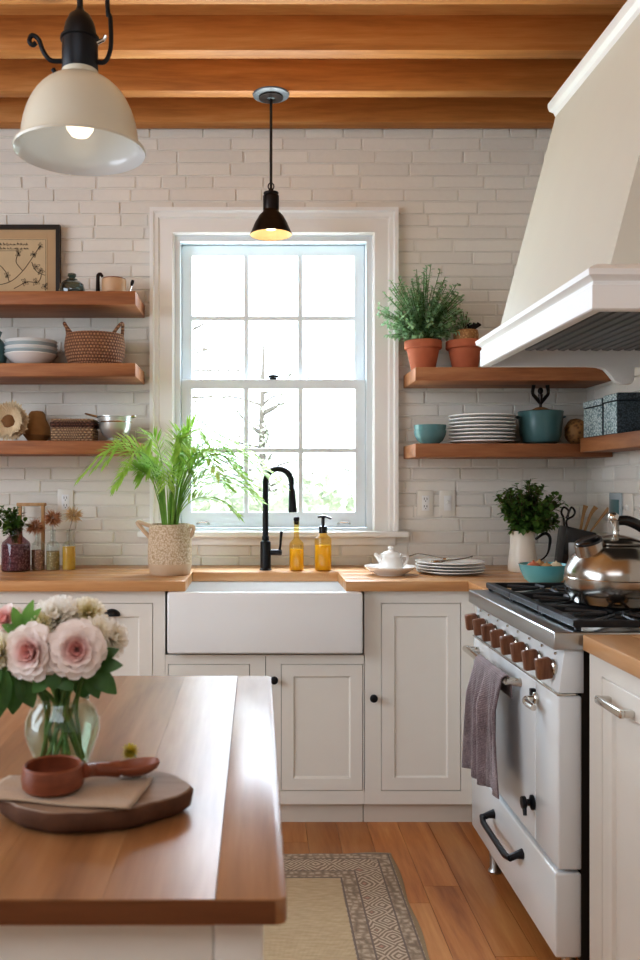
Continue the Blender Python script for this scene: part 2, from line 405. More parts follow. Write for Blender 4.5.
# brick walls
def brick_wall(name, u0, u1, z0, z1, hole, xf):
    m = MB()
    holes = [hole] if hole else []
    m.plate(u0, u1, 0, 3.06, holes, 0, .12)
    ch, bl, j = .0575, .235, .0055
    r = 0; z = z0
    while z < z1:
        u = u0 - random.uniform(0, .2) - (bl/2 if r % 2 else 0)
        while u < u1:
            L = bl * random.choice([1, 1, 1, .75, 1.35, .5]) * random.uniform(.95, 1.05)
            segs = [(max(u, u0), min(u+L, u1))]
            if hole and z + ch > hole[2] and z < hole[3]:
                segs = [(a, b) for a, b in ((segs[0][0], min(segs[0][1], hole[0])), (max(segs[0][0], hole[1]), segs[0][1])) if b - a > .02]
            for a, b in segs:
                if b - a < .02: continue
                p = random.uniform(.0046, .0066); q = .0032
                t = bmesh.new(); jj = lambda: random.uniform(-.0016, .0016)
                A = [(a+j/2, z+j/2), (b-j/2, z+j/2), (b-j/2, z+ch-j/2), (a+j/2, z+ch-j/2)]
                A = [(x+jj(), y+jj()) for x, y in A]
                cx, cz = (a+b)/2, z+ch/2
                o_ = [t.verts.new((x, .001, y)) for x, y in A]
                i_ = [t.verts.new((x + (q if x < cx else -q), -p, y + (q if y < cz else -q))) for x, y in A]
                for k in range(4): t.faces.new((o_[k], o_[(k+1) % 4], i_[(k+1) % 4], i_[k]))
                t.faces.new(i_); bmesh.ops.recalc_face_normals(t, faces=t.faces)
                m._merge(t, None, random.random())
            u += L
        z += ch; r += 1
    bmesh.ops.transform(m.b, matrix=xf, verts=m.b.verts)
    o = struct(m.build(name, M['brick'], smooth=False)); return o
WX0, WX1, WZ0, WZ1 = -.40, .55, 1.085, 2.47
brick_wall('wall_back', -3.0, XR, .92, 2.95, (WX0, WX1, WZ0, WZ1), Matrix.Translation((0, DW, 0)))
brick_wall('wall_right', 0, 5.4, .92, 2.95, None, Matrix.Translation((XR, DW, 0)) @ Matrix.Rotation(-PI/2, 4, 'Z'))
mb = MB(); mb.plate(-1.6, DW+.1, 0, 3.06, [], 0, .1)
bmesh.ops.transform(mb.b, matrix=Matrix.Translation((-3.0, 0, 0)) @ Matrix.Rotation(PI/2, 4, 'Z'), verts=mb.b.verts)
struct(mb.build('wall_left', M['hood'], smooth=False))
struct(MB().box(-3.1, XR+.1, -1.72, -1.6, 0, 3.06).build('wall_front', M['hood'], smooth=False))
# ceiling boards + beams
m = MB(); y = -1.6
while y < DW + .1:
    m.box(-3.1, XR+.1, y+.0008, y+.118, 3.04, 3.09, rnd=random.random()); y += .12
struct(m.build('ceiling', M['plank_ceil'], smooth=False))
BL = ['orange timber ceiling beam nearest the brick window wall', 'orange timber ceiling beam carrying the small black pendant lamp canopy',
      'orange timber ceiling beam third out from the brick wall', 'orange timber ceiling beam at the very top edge of the photo']
for i, (d0, d1) in enumerate([(3.785, 3.86), (3.485, 3.547), (3.157, 3.222), (2.79, 2.857)]):
    b = MB().box(-3.0, XR, d0, d1, 2.91, 3.041, .004, rnd=random.random()).build('ceiling_beam', M['beam'], origin=((-.75, (d0+d1)/2, 2.91)))
    tag(b, BL[i], 'beam', 'exposed ceiling beams')

# ------------------------------------------------------------------ window
win = bpy.data.objects.new('window_1', None); COL.objects.link(win); win['kind'] = 'structure'; win['_w'] = (0, DW, 1.1); win.location = (0, DW, 1.1)
dC = 3.85
ox0, ox1, oz1 = X(150, dC), X(398, dC), Z(208, dC)      # casing outer
ix0, ix1, iz1 = X(174, dC), X(373, dC), Z(234, dC)
sz = Z(531, dC)
def casing_poly():                                       # cross-section, u = 0 inner .. 1 outer, y out
    return [(0, 0), (0, -.018), (.08, -.026), (.6, -.026), (.66, -.034), (.8, -.036), (.86, -.046), (1, -.046), (1, 0)]
m = MB()
t = bmesh.new(); prof = casing_poly(); rows = []
for (ax, az, bx, bz) in [(ix0, sz, ox0, sz), (ix0, iz1, ox0, oz1), (ix1, iz1, ox1, oz1), (ix1, sz, ox1, sz)]:
    rows.append([t.verts.new((ax + (bx-ax)*u, DW + y, az + (bz-az)*u)) for u, y in prof])
for a, b in zip(rows, rows[1:]):
    for i in range(len(prof)-1): t.faces.new((a[i], a[i+1], b[i+1], b[i]))
t.faces.new(rows[0]); t.faces.new(rows[-1][::-1])
bmesh.ops.recalc_face_normals(t, faces=t.faces); m._merge(t)
m.build('casing', M['trim'], win, angle=20)
m = MB(); m.plate(ix0-.004, ix1+.004, sz-.02, iz1+.004, [(ix0+.026, ix1-.026, sz+.012, iz1-.026)], DW-.004, DW+.11)
m.build('jamb', M['sash'], win, smooth=False)
m = MB(); m.box(X(138, 3.83), X(408, 3.83), DW-.075, DW+.02, sz-.026, sz, .006); m.build('stool', M['trim'], win)
m = MB(); m.box(ox0+.01, ox1-.01, DW-.022, DW-.001, sz-.065, sz-.0265, .003); m.build('stool_apron', M['trim'], win)
sx0, sx1 = ix0+.027, ix1-.027
zmeet = Z(386, 3.92)
def sash(name, z0, z1, yf, rows_z, brail, trail):
    st = .048
    gx0, gx1, gz0, gz1 = sx0+st, sx1-st, z0+brail, z1-trail
    w = (gx1-gx0)/3; h = (gz1-gz0)/2; mu = .011
    holes = []
    for i in range(3):
        for k in range(2):
            holes.append((gx0+i*w+(mu if i else 0), gx0+(i+1)*w-(mu if i < 2 else 0), gz0+k*h+(mu if k else 0), gz0+(k+1)*h-(mu if k < 1 else 0)))
    m = MB(); m.plate(sx0, sx1, z0, z1, holes, yf, yf+.034)
    o = m.build(name, M['sash'], win, smooth=False)
    bv = o.modifiers.new('edge', 'BEVEL'); bv.width = .004; bv.segments = 2; bv.limit_method = 'ANGLE'
    for (a, b, c, d) in holes:
        MB().box(a-.002, b+.002, yf+.016, yf+.019, c-.002, d+.002).build('pane', M['pane'], o, smooth=False)
    return o
sash('upper_sash', zmeet-.02, iz1-.027, DW+.055, 2, .045, .05)
lo = sash('lower_sash', sz+.014, zmeet+.028, DW+.018, 2, .07, .045)
m = MB(); lx = X(273, 3.9); m.cyl((lx, DW+.03, zmeet+.028), (lx, DW+.03, zmeet+.036), .017); m.tube([(lx-.02, DW+.028, zmeet+.042), (lx, DW+.026, zmeet+.045), (lx+.024, DW+.024, zmeet+.041)], .006)
m.ball((lx, DW+.03, zmeet+.039), .009)
m.build('sash_lock', M['black'], win)
for px in (203, 344):
    m = MB(); cx = X(px, 3.89); zz = sz+.03
    m.tube([(cx-.028, DW+.018, zz), (cx-.018, DW+.006, zz+.006), (cx+.018, DW+.006, zz+.006), (cx+.028, DW+.018, zz)], .0045); m.build('sash_lift', M['chrome'], win)

# ------------------------------------------------------------------ base cabinets along the back wall
FY = 3.27
def carcass(root, x0, x1, holes, z0=.08, z1=.898, local=False, yf=FY, yb=DW):
    MB().plate(x0, x1, z0, z1, holes, yf, yf+.02).build('face_frame', M['cab'], root, smooth=False, local=local)
    return MB().box(x0+.001, x1-.001, yf+.0205, yb-.008, z0, z1).build('carcass', M['cab'], root, smooth=False, local=local)
def toe(root, x0, x1, local=False, yf=FY, yb=DW):
    MB().box(x0+.001, x1-.001, yf+.03, yf+.06, 0, .0795).build('toe_kick', M['toe'], root, smooth=False, local=local)
def inset_door(root, x0, x1, z0, z1, st=.045, name='door', yf=FY, local=False):
    g = .0022
    MB().box(x0, x1, yf+.0195, yf+.0204, z0, z1).build('shadow_gap', M['gap'], root, smooth=False, local=local)
    return MB().door(x0+g, x1-g, z0+g, z1-g, yf-.0005, .0195, st).build(name, M['cab'], root, angle=20, local=local)
def knob(root, x, z, yf=FY, local=False, name='knob'):
    m = MB(); mt = Matrix.Rotation(PI/2, 4, 'X')
    m.lathe([(0, .0), (.009, 0), (.006, .005), (.005, .014), (.012, .018), (.0155, .024), (.014, .03), (.008, .033), (0, .034)], (x, yf-.0005, z), 20, mat=mt)
    return m.build(name, M['black'], root, local=local)
zt, zb = Z(603, FY), Z(791, FY)
# far left units with cup pulls
def cup(root, x, z, y):
    m = MB(); t = bmesh.new(); rs = []
    for i in range(7):
        a = PI*.5*i/6
        rs.append([t.verts.new((x + .033*math.cos(PI*k/10)*math.cos(a*.0 + 0)*(1 if i < 6 else 1), y - .0245*math.sin(a)*math.sin(PI*k/10)**.5 if 0 < k < 10 else y, z - .006 + .026*math.sin(PI*k/10)*math.cos(a)) ) for k in range(11)])
    for a, b in zip(rs, rs[1:]):
        for k in range(10): t.faces.new((a[k], a[k+1], b[k+1], b[k]))
    bmesh.ops.remove_doubles(t, verts=t.verts, dist=.0003); bmesh.ops.recalc_face_normals(t, faces=t.faces)
    m._merge(t); return m.build('cup_pull', M['black'], root)
xsl = X(165, FY)
r = thing('base_cabinet', 'cream base cabinet with black cup pull, left of the white sink', 'cabinet', (X(110, FY), FY, 0), 'cream base cabinets')
a, b, ex = X(70, FY), X(153, FY), X(60, FY)
carcass(r, ex, xsl, [(a, b, zb, zt)]); toe(r, ex, xsl); d = inset_door(r, a, b, zb, zt, .05); cup(d, X(112, FY), Z(614, FY), FY-.0005)
r = thing('base_cabinet', 'cream base cabinet at far left behind the pink bouquet', 'cabinet', (X(0, FY), FY, 0), 'cream base cabinets')
carcass(r, -1.5, ex-.001, [(X(-50, FY), X(52, FY), zb, zt)]); toe(r, -1.5, ex-.001); d = inset_door(r, X(-50, FY), X(52, FY), zb, zt, .05); cup(d, X(0, FY), Z(614, FY), FY-.0005)
# sink base
xs0, xs1, xm = xsl+.001, X(364, FY), X(265.7, FY)
zs = Z(655, FY); zd = Z(664, FY)
r = thing('sink_cabinet', 'cream two-door cabinet carrying the white apron sink', 'cabinet', (xm, FY, 0), 'cream base cabinets')
dl, dr = (X(168, FY), X(250, FY)), (X(281, FY), X(363, FY))
carcass(r, xs0, xs1, [(dl[0], dl[1], zb, zd), (dr[0], dr[1], zb, zd), (xm-.0013, xm+.0013, .085, zs-.004)], z1=zs); toe(r, xs0, xs1)
MB().box(xm-.001, xm+.001, FY+.0185, FY+.0204, .085, zs-.004).build('shadow_gap', M['gap'], r, smooth=False)
inset_door(r, *dl, zb, zd); inset_door(r, *dr, zb, zd); knob(r, X(274, FY), Z(679, FY))
# right unit
xe = X(474, FY)
r = thing('base_cabinet', 'tall-door cream base cabinet between the white sink and the range', 'cabinet', (X(420, FY), FY, 0), 'cream base cabinets')
a, b = X(381, FY), X(461, FY)
carcass(r, xs1+.001, xe, [(a, b, zb, zt), (xs1+.001, xs1+.003, zb, zs)]); toe(r, xs1+.001, xe)
MB().box(xs1+.001, xs1+.003, FY+.0185, FY+.0204, zb, zs).build('shadow_gap', M['gap'], r, smooth=False)
inset_door(r, a, b, zb, zt, .048); knob(r, X(373, FY), Z(697, FY))
# blind corner unit behind the range
r = thing('corner_cabinet', 'cream corner cabinet hidden behind the range under the teal bowl', 'cabinet', (1.15, 3.3, 0))
MB().box(xe+.001, XR-.012, 2.995, DW-.02, .08, .898).build('carcass', M['cab'], r, smooth=False)
MB().box(xe+.05, XR-.03, 3.03, DW-.05, 0, .0795).build('toe_kick', M['toe'], r, smooth=False)

# countertops
CF = 3.235
def planks_x(m, x0, x1, y0, y1, n):
    w = (y1-y0)/n
    for i in range(n): m.box(x0, x1, y0+i*w, y0+(i+1)*w-.0002, .899, CT, .0022 if i == 0 else .0004, 2, rnd=random.random())
m = MB(); cl = X(185.5, CF); cr = X(346, CF)
planks_x(m, -1.5, cl, CF, DW-.008, 5); planks_x(m, cl+.0003, cr-.0003, 3.565, DW-.008, 3); planks_x(m, cr, XR-.008, CF, DW-.008, 5)
m.box(.80, XR-.008, 2.985, CF-.0003, .899, CT, .001, rnd=.5)
tag(m.build('worktop', M['counter'], origin=(0, 3.56, .899)), 'long honey wood worktop under the window, cut around the sink', 'worktop')
m = MB()
yy0, yy1 = 1.0, 2.098
w = (XR-.008-.80)/6
for i in range(6): m.box(.80+i*w, .80+(i+1)*w-.0002, yy0, yy1, .899, CT, .003 if i == 0 else .0004, rnd=random.random())
tag(m.build('worktop', M['counter_y'], origin=(1.1, 1.55, .899)), 'honey wood worktop at right, in front of the range', 'worktop')

# sink
sk0, sk1, sy0, sy1 = X(167, 3.215), X(363, 3.215), 3.215, 3.60
szb, szt = Z(654, 3.215), .8985
m = MB(); t = bmesh.new()
bmesh.ops.create_cube(t, size=1)
for v in t.verts: v.co = Vector(((sk0+sk1)/2 + v.co.x*(sk1-sk0), (sy0+sy1)/2 + v.co.y*(sy1-sy0), (szb+szt)/2 + v.co.z*(szt-szb)))
top = [f for f in t.faces if f.normal.z > .9]
bmesh.ops.inset_region(t, faces=top, thickness=.03)
top = [f for f in t.faces if f.normal.z > .9 and abs(f.calc_center_median().x - (sk0+sk1)/2) < .01 and abs(f.calc_center_median().y - (sy0+sy1)/2) < .01]
e = bmesh.ops.extrude_face_region(t, geom=top)
for g in e['geom']:
    if isinstance(g, bmesh.types.BMVert): g.co.z -= .2; g.co.x += .012 if g.co.x < (sk0+sk1)/2 else -.012
bmesh.ops.delete(t, geom=top, context='FACES')
bmesh.ops.recalc_face_normals(t, faces=t.faces)
bmesh.ops.bevel(t, geom=t.edges[:], offset=.009, segments=3, profile=.5, affect='EDGES', clamp_overlap=True)
m._merge(t)
sk = thing('apron_sink', 'white fireclay apron-front sink below the window', 'sink', ((sk0+sk1)/2, 3.4, szb))
m.build('basin', M['sink'], sk)
m = MB(); m.cyl(((sk0+sk1)/2, 3.42, .699), ((sk0+sk1)/2, 3.42, .7035), .04, 24, .001); m.build('drain', M['chrome'], sk)

# faucet
fx, fy = X(265.5, 3.66), 3.66
r = thing('faucet', 'matte black gooseneck faucet behind the white sink', 'faucet', (fx, fy, CT))
m = MB(); m.lathe([(0, 0), (.026, 0), (.026, .004), (.0225, .006), (.0225, .118), (.02, .122), (.014, .126), (.0155, .13), (.0155, .142), (.012, .147), (.0, .147)], (fx, fy, CT), 24); m.build('base', M['black'], r)
zt_ = Z(469, fy); ax = X(291, fy); rad = (ax-fx)/2
pts = [(fx, fy, CT+.14), (fx, fy, zt_-rad-.06), (fx, fy, zt_-rad)] + [(fx+rad-rad*math.cos(PI*k/12), fy-.03*(k/12), zt_-rad+rad*math.sin(PI*k/12)) for k in range(1, 13)]
m = MB(); m.tube(pts, .0125, 16); m.build('neck', M['black'], r)
m = MB(); m.tube([(ax, fy-.03, zt_-rad+.004), (ax+.001, fy-.031, zt_-rad-.03), (ax+.002, fy-.031, zt_-rad-.032), (ax+.006, fy-.033, Z(512, fy))], [.0115, .0115, .013, .0185], 16); m.build('spray_head', M['black'], r)
m = MB(); m.cyl((fx+.02, fy-.004, CT+.075), (fx+.07, fy-.004, CT+.075), .0125, 16, .003); m.tube([(fx+.06, fy-.004, CT+.08), (fx+.064, fy-.004, CT+.11), (fx+.068, fy-.004, CT+.165)], [.006, .005, .0065], 10); m.build('lever', M['black'], r)

# soap bottles
def bottle(px, d, label, rb, hb, kind):
    x = X(px, d); r = thing('soap_bottle', label, 'bottle', (x, d, CT), 'amber bottles behind the sink')
    c = (x, d, CT)
    prof = [(0, 0), (rb*.92, 0), (rb, .005), (rb, hb), (rb*.95, hb+.012), (rb*.45, hb+.03)] + ([(rb*.36, hb+.04), (rb*.34, hb+.09), (rb*.4, hb+.095), (rb*.4, hb+.105)] if kind == 'cork' else [(rb*.42, hb+.034), (rb*.42, hb+.046)])
    MB().lathe(prof, c, 28).build('glass_body', M['amber'], r)
    MB().lathe([(0, .004), (rb*.88, .004), (rb*.93, .008), (rb*.93, hb*.86), (0, hb*.86)], c, 28).build('liquid', M['soap'], r)
    if kind == 'cork': MB().lathe([(0, hb+.09), (rb*.3, hb+.09), (rb*.36, hb+.106), (rb*.42, hb+.112), (rb*.36, hb+.122), (0, hb+.124)], c, 16).build('stopper', M['bronze'], r)
    else:
        z0 = hb+.046
        p = MB().lathe([(0, z0-.012), (rb*.5, z0-.012), (rb*.5, z0+.016), (rb*.2, z0+.02), (rb*.2, z0+.05), (rb*.4, z0+.054), (rb*.4, z0+.062), (0, z0+.066)], c, 18)
        p.tube([(x, d, CT+z0+.058), (x+.012, d-.006, CT+z0+.058), (x+.034, d-.016, CT+z0+.05)], .005, 8); p.tube([(x, d, CT+z0+.058), (x-.022, d+.004, CT+z0+.056)], .005, 8)
        p.build('pump', M['blackgloss'], r)
    return r
bottle(296.5, 3.64, 'tall amber glass bottle with stopper beside the black faucet', .031, .105, 'cork')
bottle(323, 3.64, 'amber soap bottle with black pump on the sink ledge', .036, .125, 'pump')

# ------------------------------------------------------------------ shelves
SF = 3.58
ZL1, ZL2, ZL3, ZRU, ZRL, ZRW = 2.115, 1.813, 1.488, 1.796, 1.476, 1.495
th = .057
def shelf(x0, x1, zt, label, name='floating_shelf'):
    o = MB().box(x0, x1, SF, DW-.008, zt-th, zt, .003, rnd=random.random()).build(name, M['shelf'], origin=((x0+x1)/2, 3.73, zt-th))
    tag(o, label, 'shelf', 'thick wooden wall shelves'); return o
for z, l in ((ZL1, 'topmost wooden wall shelf left of the window, under the framed drawing'), (ZL2, 'middle wooden wall shelf left of the window, with basket and bowls'), (ZL3, 'lowest wooden wall shelf left of the window, above the glass bottles')):
    shelf(-1.6, X(135.5, SF), z, l)
xl = X(407, SF)+.035
shelf(xl, XR-.008, ZRU, 'upper wooden shelf right of the window, holding terracotta pots')
shelf(xl, XR-.008, ZRL, 'lower wooden shelf right of the window, holding the plate stack')
m = MB(); poly = [(1.342+.03, 3.574), (1.35, 3.566), (1.342, 3.54), (1.342, 2.75), (XR-.008, 2.75), (XR-.008, 3.574)]
m.prism(poly, ZRW-th, ZRW, 'z', .003)
tag(m.build('floating_shelf', M['shelf_y'], origin=(1.42, 3.2, ZRW-th)), 'wooden shelf on the right wall under the two grey boxes', 'shelf', 'thick wooden wall shelves')

# ------------------------------------------------------------------ generic foliage
def bush(base, c, rad, n, ll, lw, per, ymax, seed, up=.35, droop=0, tipleaf=True, xmin=-99):
    rn = random.Random(seed); st = MB(); fo = MB(); base = Vector(base); c = Vector(c)
    for i in range(n):
        while True:
            v = Vector((rn.uniform(-1, 1), rn.uniform(-1, 1), rn.uniform(-.75, 1)))
            if .25 < v.length < 1: break
        tip = c + Vector((v.x*rad[0], v.y*rad[1], v.z*rad[2])); tip.y = min(tip.y, ymax); tip.x = max(tip.x, xmin)
        mid = base.lerp(tip, .5) + Vector((0, 0, .25*rad[2]*up*2))
        b0 = base + Vector((rn.uniform(-1, 1)*rad[0]*.12, rn.uniform(-1, 1)*rad[0]*.12, 0))
        pts = catmull([b0, mid, tip], 5); st.tube(pts, .0013, 4, cap=False)
        for k in range(per):
            u = .3 + .7*(k+rn.random()*.6)/per; f = u*(len(pts)-1); a = int(min(f, len(pts)-2)); p = pts[a].lerp(pts[a+1], f-a)
            dr = (pts[a+1]-pts[a]).normalized()
            ang = rn.uniform(0, 2*PI); o = dr.orthogonal().normalized(); o = (Matrix.Rotation(ang, 3, dr) @ o)
            d = (o*1.0 + dr*rn.uniform(.2, .9)).normalized(); sc = rn.uniform(.7, 1.2)
            if p.y + d.y*ll*sc > ymax: d.y = -abs(d.y)*.3
            fo.leaf(p, d, Vector((0, 0, 1))*.7 + o*.3 + dr*.2, ll*sc, lw*sc, .2, 3)
    return st, fo

# left shelf 1: framed drawing, glass jar, canister, brush
fr = thing('framed_drawing', 'black framed ink drawing on tan paper, top left shelf', 'picture', (-1.1, 3.845, ZL1))
fx0, fx1, fz0, fz1, fy_ = -1.33, X(60, 3.84), ZL1, Z(225, 3.84), 3.845
MB().plate(fx0, fx1, fz0, fz1, [(fx0+.018, fx1-.018, fz0+.018, fz1-.018)], fy_-.012, fy_+.014).build('frame', M['frame'], fr, smooth=False)
MB().box(fx0+.016, fx1-.016, fy_+.004, fy_+.007, fz0+.016, fz1-.016).build('mount', M['mat'], fr, smooth=False)
px0, px1, pz0, pz1 = fx0+.075, fx1-.06, fz0+.05, fz1-.06
MB().box(px0, px1, fy_+.0015, fy_+.0039, pz0, pz1).build('paper', M['paper'], fr, smooth=False)
rn = random.Random(3); m = MB(); yi = fy_+.0012
def ink(pts, w=.0011): m.tube([(a, yi, b) for a, b in pts], w, 5, smooth=5)
ink([(px0+.006, pz1-.004), (px1-.006, pz1-.004)], .0006); ink([(px1-.006, pz1-.004), (px1-.006, pz0+.004)], .0006)
for row, zz in ((0, pz1-.03), (1, pz1-.048)):
    x = px0+.03
    while x < px1-.09:
        L = rn.uniform(.006, .012)
        ink([(x, zz), (x+L*.2, zz+rn.uniform(.004, .013)), (x+L*.5, zz+rn.uniform(-.002, .004)), (x+L*.8, zz+rn.uniform(.003, .009)), (x+L, zz)], .0009); x += L + rn.uniform(.002, .008)
ink([(px0+.03, pz1-.055), (px1-.11, pz1-.054)], .0007)
stems = [[(px0+.05, pz0+.03), (px0+.14, pz0+.05), (px0+.2, pz0+.1), (px0+.25, pz0+.17), (px1-.03, pz1-.03)],
         [(px0+.16, pz0+.02), (px0+.22, pz0+.05), (px0+.27, pz0+.05), (px1-.02, pz0+.1)],
         [(px0+.2, pz0+.1), (px0+.17, pz0+.14), (px0+.18, pz0+.18)], [(px0+.02, pz0+.1), (px0+.08, pz0+.13), (px0+.12, pz0+.1), (px0+.14, pz0+.05)], [(px0+.24, pz0+.14), (px0+.26, pz0+.1), (px0+.3, pz0+.08)]]
for s_ in stems: ink(s_, .0014)
for cx, cz in [(px1-.03, pz1-.035), (px1-.06, pz1-.07), (px0+.18, pz0+.18), (px1-.03, pz0+.1), (px0+.26, pz0+.12), (px0+.08, pz0+.13), (px0+.21, pz0+.05), (px1-.05, pz0+.05), (px0+.13, pz0+.08), (px0+.3, pz0+.03)]:
    for k in range(6):
        a = k*PI/3 + rn.random(); L = rn.uniform(.012, .02)
        ink([(cx, cz), (cx+L*.6*math.cos(a+.35), cz+L*.6*math.sin(a+.35)), (cx+L*math.cos(a), cz+L*math.sin(a)), (cx+L*.6*math.cos(a-.35), cz+L*.6*math.sin(a-.35)), (cx, cz)], .0008)
m.build('ink_lines', M['ink'], fr)
d = 3.72; x = X(72, d); r = thing('glass_jar', 'small round grey-green glass jar with stopper beside framed drawing', 'jar', (x, d, ZL1))
MB().lathe([(0, 0), (.045, 0), (.052, .01), (.056, .035), (.05, .06), (.035, .073), (.024, .076), (.024, .082), (.0, .082)], (x, d, ZL1), 32).build('body', M['tealglass'], r)
MB().lathe([(0, .003), (.043, .003), (.051, .012), (.053, .03), (0, .03)], (x, d, ZL1), 28).build('contents', paint('dark_jar_filling', '#4d5656', .5, 60, .2, .1), r)
MB().lathe([(0, .082), (.016, .082), (.012, .088), (.019, .096), (.018, .105), (.0, .112)], (x, d, ZL1), 20).build('stopper', M['tealglass'], r)
d = 3.72; x = X(114, d); r = thing('canister', 'small tan canister with thin lid on top left shelf', 'canister', (x, d, ZL1))
MB().lathe([(0, 0), (.051, 0), (.053, .004), (.053, .078), (.05, .08), (.048, .074), (.048, .01), (0, .01)], (x, d, ZL1), 32).build('body', paint('tan_stoneware', '#d3af89', .5, 15, .08, .05), r)
m = MB().lathe([(0, .079), (.05, .079), (.05, .084), (.01, .086), (.007, .092), (0, .092)], (x, d, ZL1), 28); m.build('lid', M['redwood'], r)
MB().box(x-.02, x+.012, d-.0545, d-.0515, ZL1+.006, ZL1+.02, .001).build('mark', M['bronze'], r)
x = X(97, d); r = thing('iron_hook_stand', 'small black hooked iron tool left of the tan canister', 'tool', (x, 3.74, ZL1))
m = MB().tube([(x, 3.74, ZL1+.006), (x, 3.74, ZL1+.085), (x+.002, 3.74, ZL1+.105), (x+.012, 3.74, ZL1+.11), (x+.02, 3.74, ZL1+.098)], [.010, .008, .008, .007, .006], 10, smooth=4)
m.build('shaft', M['bronze'], r); MB().cyl((x, 3.74, ZL1), (x, 3.74, ZL1+.008), .018, 20, .002).build('foot', M['bronze'], r)
x = X(130, d); r = thing('pastry_brush', 'small dark brush leaning upright right of the tan canister', 'brush', (x, d, ZL1))
MB().tube([(x-.009, d, ZL1), (x, d, ZL1+.035), (x+.006, d, ZL1+.055)], [.005, .004, .004], 8).build('handle', M['chrome'], r)
MB().tube([(x+.006, d, ZL1+.054), (x+.010, d, ZL1+.068), (x+.013, d, ZL1+.078)], [.005, .008, .006], 10).build('head', M['bronze'], r)

# left shelf 2: teal vase, bowls, basket
d = 3.72; x = X(-12, d)
r = tag(MB().lathe([(0, 0), (.05, 0), (.075, .02), (.085, .06), (.075, .1), (.05, .13), (.06, .155), (.055, .155), (.045, .13), (.0, .12)], (x, d, ZL2), 32).build('vase', M['dteal'], origin=(x, d, ZL2)), 'teal glazed vase at the left edge of the middle shelf', 'vase')
x = X(31, d)
BO = ['bottom bowl of the white and blue bowl stack', 'second bowl from the bottom of the white and blue stack', 'middle bowl of the white and blue bowl stack', 'second bowl from the top of the white and blue stack', 'topmost bowl of the white and blue bowl stack']
for i in range(5):
    zz = ZL2 + i*.0145; R = .114
    o = MB().lathe([(0, 0), (.045, 0), (.047, .004), (.075, .018), (.1, .038), (R, .052+.0005*i), (R-.002, .0555), (.098, .042), (.072, .0225), (.045, .0125), (0, .0115)], (x, d, zz), 40).build('bowl', [M['ceramic'], M['bluegrey']][i % 2], origin=(x, d, zz))
    tag(o, BO[i], 'bowl', 'stacked bowls on the middle left shelf')
x = X(95, d); r = thing('basket', 'brown woven basket with two handles on middle left shelf', 'basket', (x, d, ZL2))
MB().lathe([(0, 0), (.1, 0), (.112, .008), (.128, .05), (.132, .09), (.127, .125), (.124, .14), (.119, .14), (.122, .12), (.126, .09), (.122, .05), (.105, .012), (0, .01)], (x, d, ZL2), 48, sy=.95).build('body', M['basket'], r)
for s in (-1, 1):
    MB().tube([(x+s*.085, d-.06, ZL2+.132), (x+s*.115, d-.06, ZL2+.172), (x+s*.125, d-.035, ZL2+.185), (x+s*.122, d-.005, ZL2+.17), (x+s*.118, d, ZL2+.132)], .0075, 8, smooth=4).build('handle', M['basket'], r)

# left shelf 3: dried flower head, gourd, woven box, steel colander
d = 3.68; x = X(9, d); r = thing('dried_flower', 'large ruffled dried flower head facing out, lowest left shelf', 'dried flower', (x, d, ZL3))
m = MB(); rn = random.Random(5); cz = ZL3+.088
for ring, (rr, n, ln) in enumerate([(.026, 34, .056), (.034, 40, .062), (.034, 34, .05)]):
    for k in range(n):
        a = 2*PI*k/n + ring*.4; L = ln*rn.uniform(.75, 1.0)
        if cz + (rr+L)*math.sin(a) < ZL3+.003: L = max(.012, (ZL3+.003-cz)/math.sin(a)-rr)
        m.leaf((x+rr*math.cos(a), d-.012+ring*.016, cz+rr*math.sin(a)), (math.cos(a), -.35+.3*ring, math.sin(a)), (0, -1, 0), L, .024, -.3, 4, .5)
m.build('petals', M['dried'], r)
m = MB().ball((x, d, cz), .034, 3, (1, .7, 1), .25); m.build('seed_centre', M['driedcore'], r)
m = MB().ball((x, d+.04, cz-.004), .068, 3, (1, .6, .98), .12); m.build('husk', M['dried'], r)
x = X(37, 3.80); m = MB().lathe([(0, 0), (.035, .003), (.06, .035), (.058, .07), (.04, .105), (.036, .128), (.026, .14), (0, .144)], (x, 3.80, ZL3), 28); 
tag(m.build('gourd', M['gourd'], origin=(x, 3.80, ZL3)), 'tan dried gourd behind the ruffled dried flower head', 'gourd')
d = 3.71; x0, x1 = X(50, d-.06), X(93.5, d-.06); r = thing('woven_box', 'low woven box with dark banded lid on lowest left shelf', 'box', ((x0+x1)/2, d, ZL3))
MB().box(x0, x1, d-.06, d+.06, ZL3, ZL3+.062, .012, 3).build('body', M['basket2'], r)
MB().box(x0-.003, x1+.003, d-.063, d+.063, ZL3+.06, ZL3+.086, .009, 3).build('band', M['basketdark'], r)
MB().box(x0+.002, x1-.002, d-.058, d+.058, ZL3+.085, ZL3+.097, .005, 3).build('lid', M['basket2'], r)
d = 3.71; x = X(115, d); r = thing('colander', 'shiny steel strainer bowl with wire handles beside woven box', 'strainer', (x, d, ZL3))
MB().lathe([(0, 0), (.035, 0), (.037, .008), (.03, .012), (.055, .03), (.068, .06), (.072, .105), (.078, .108), (.078, .111), (.071, .111), (.066, .062), (.052, .033), (0, .018)], (x, d, ZL3), 36).build('bowl', M['steel_soft'], r)
MB().tube([(x-.07, d-.02, ZL3+.108), (x-.1, d-.02, ZL3+.115), (x-.125, d-.01, ZL3+.122), (x-.125, d+.01, ZL3+.122), (x-.1, d+.02, ZL3+.115), (x-.07, d+.02, ZL3+.108)], .004, 8, smooth=4).build('handle', M['chrome'], r)
MB().tube([(x+.07, d-.02, ZL3+.108), (x+.088, d-.012, ZL3+.112), (x+.088, d+.012, ZL3+.112), (x+.07, d+.02, ZL3+.108)], .004, 8, smooth=4).build('handle', M['chrome'], r)
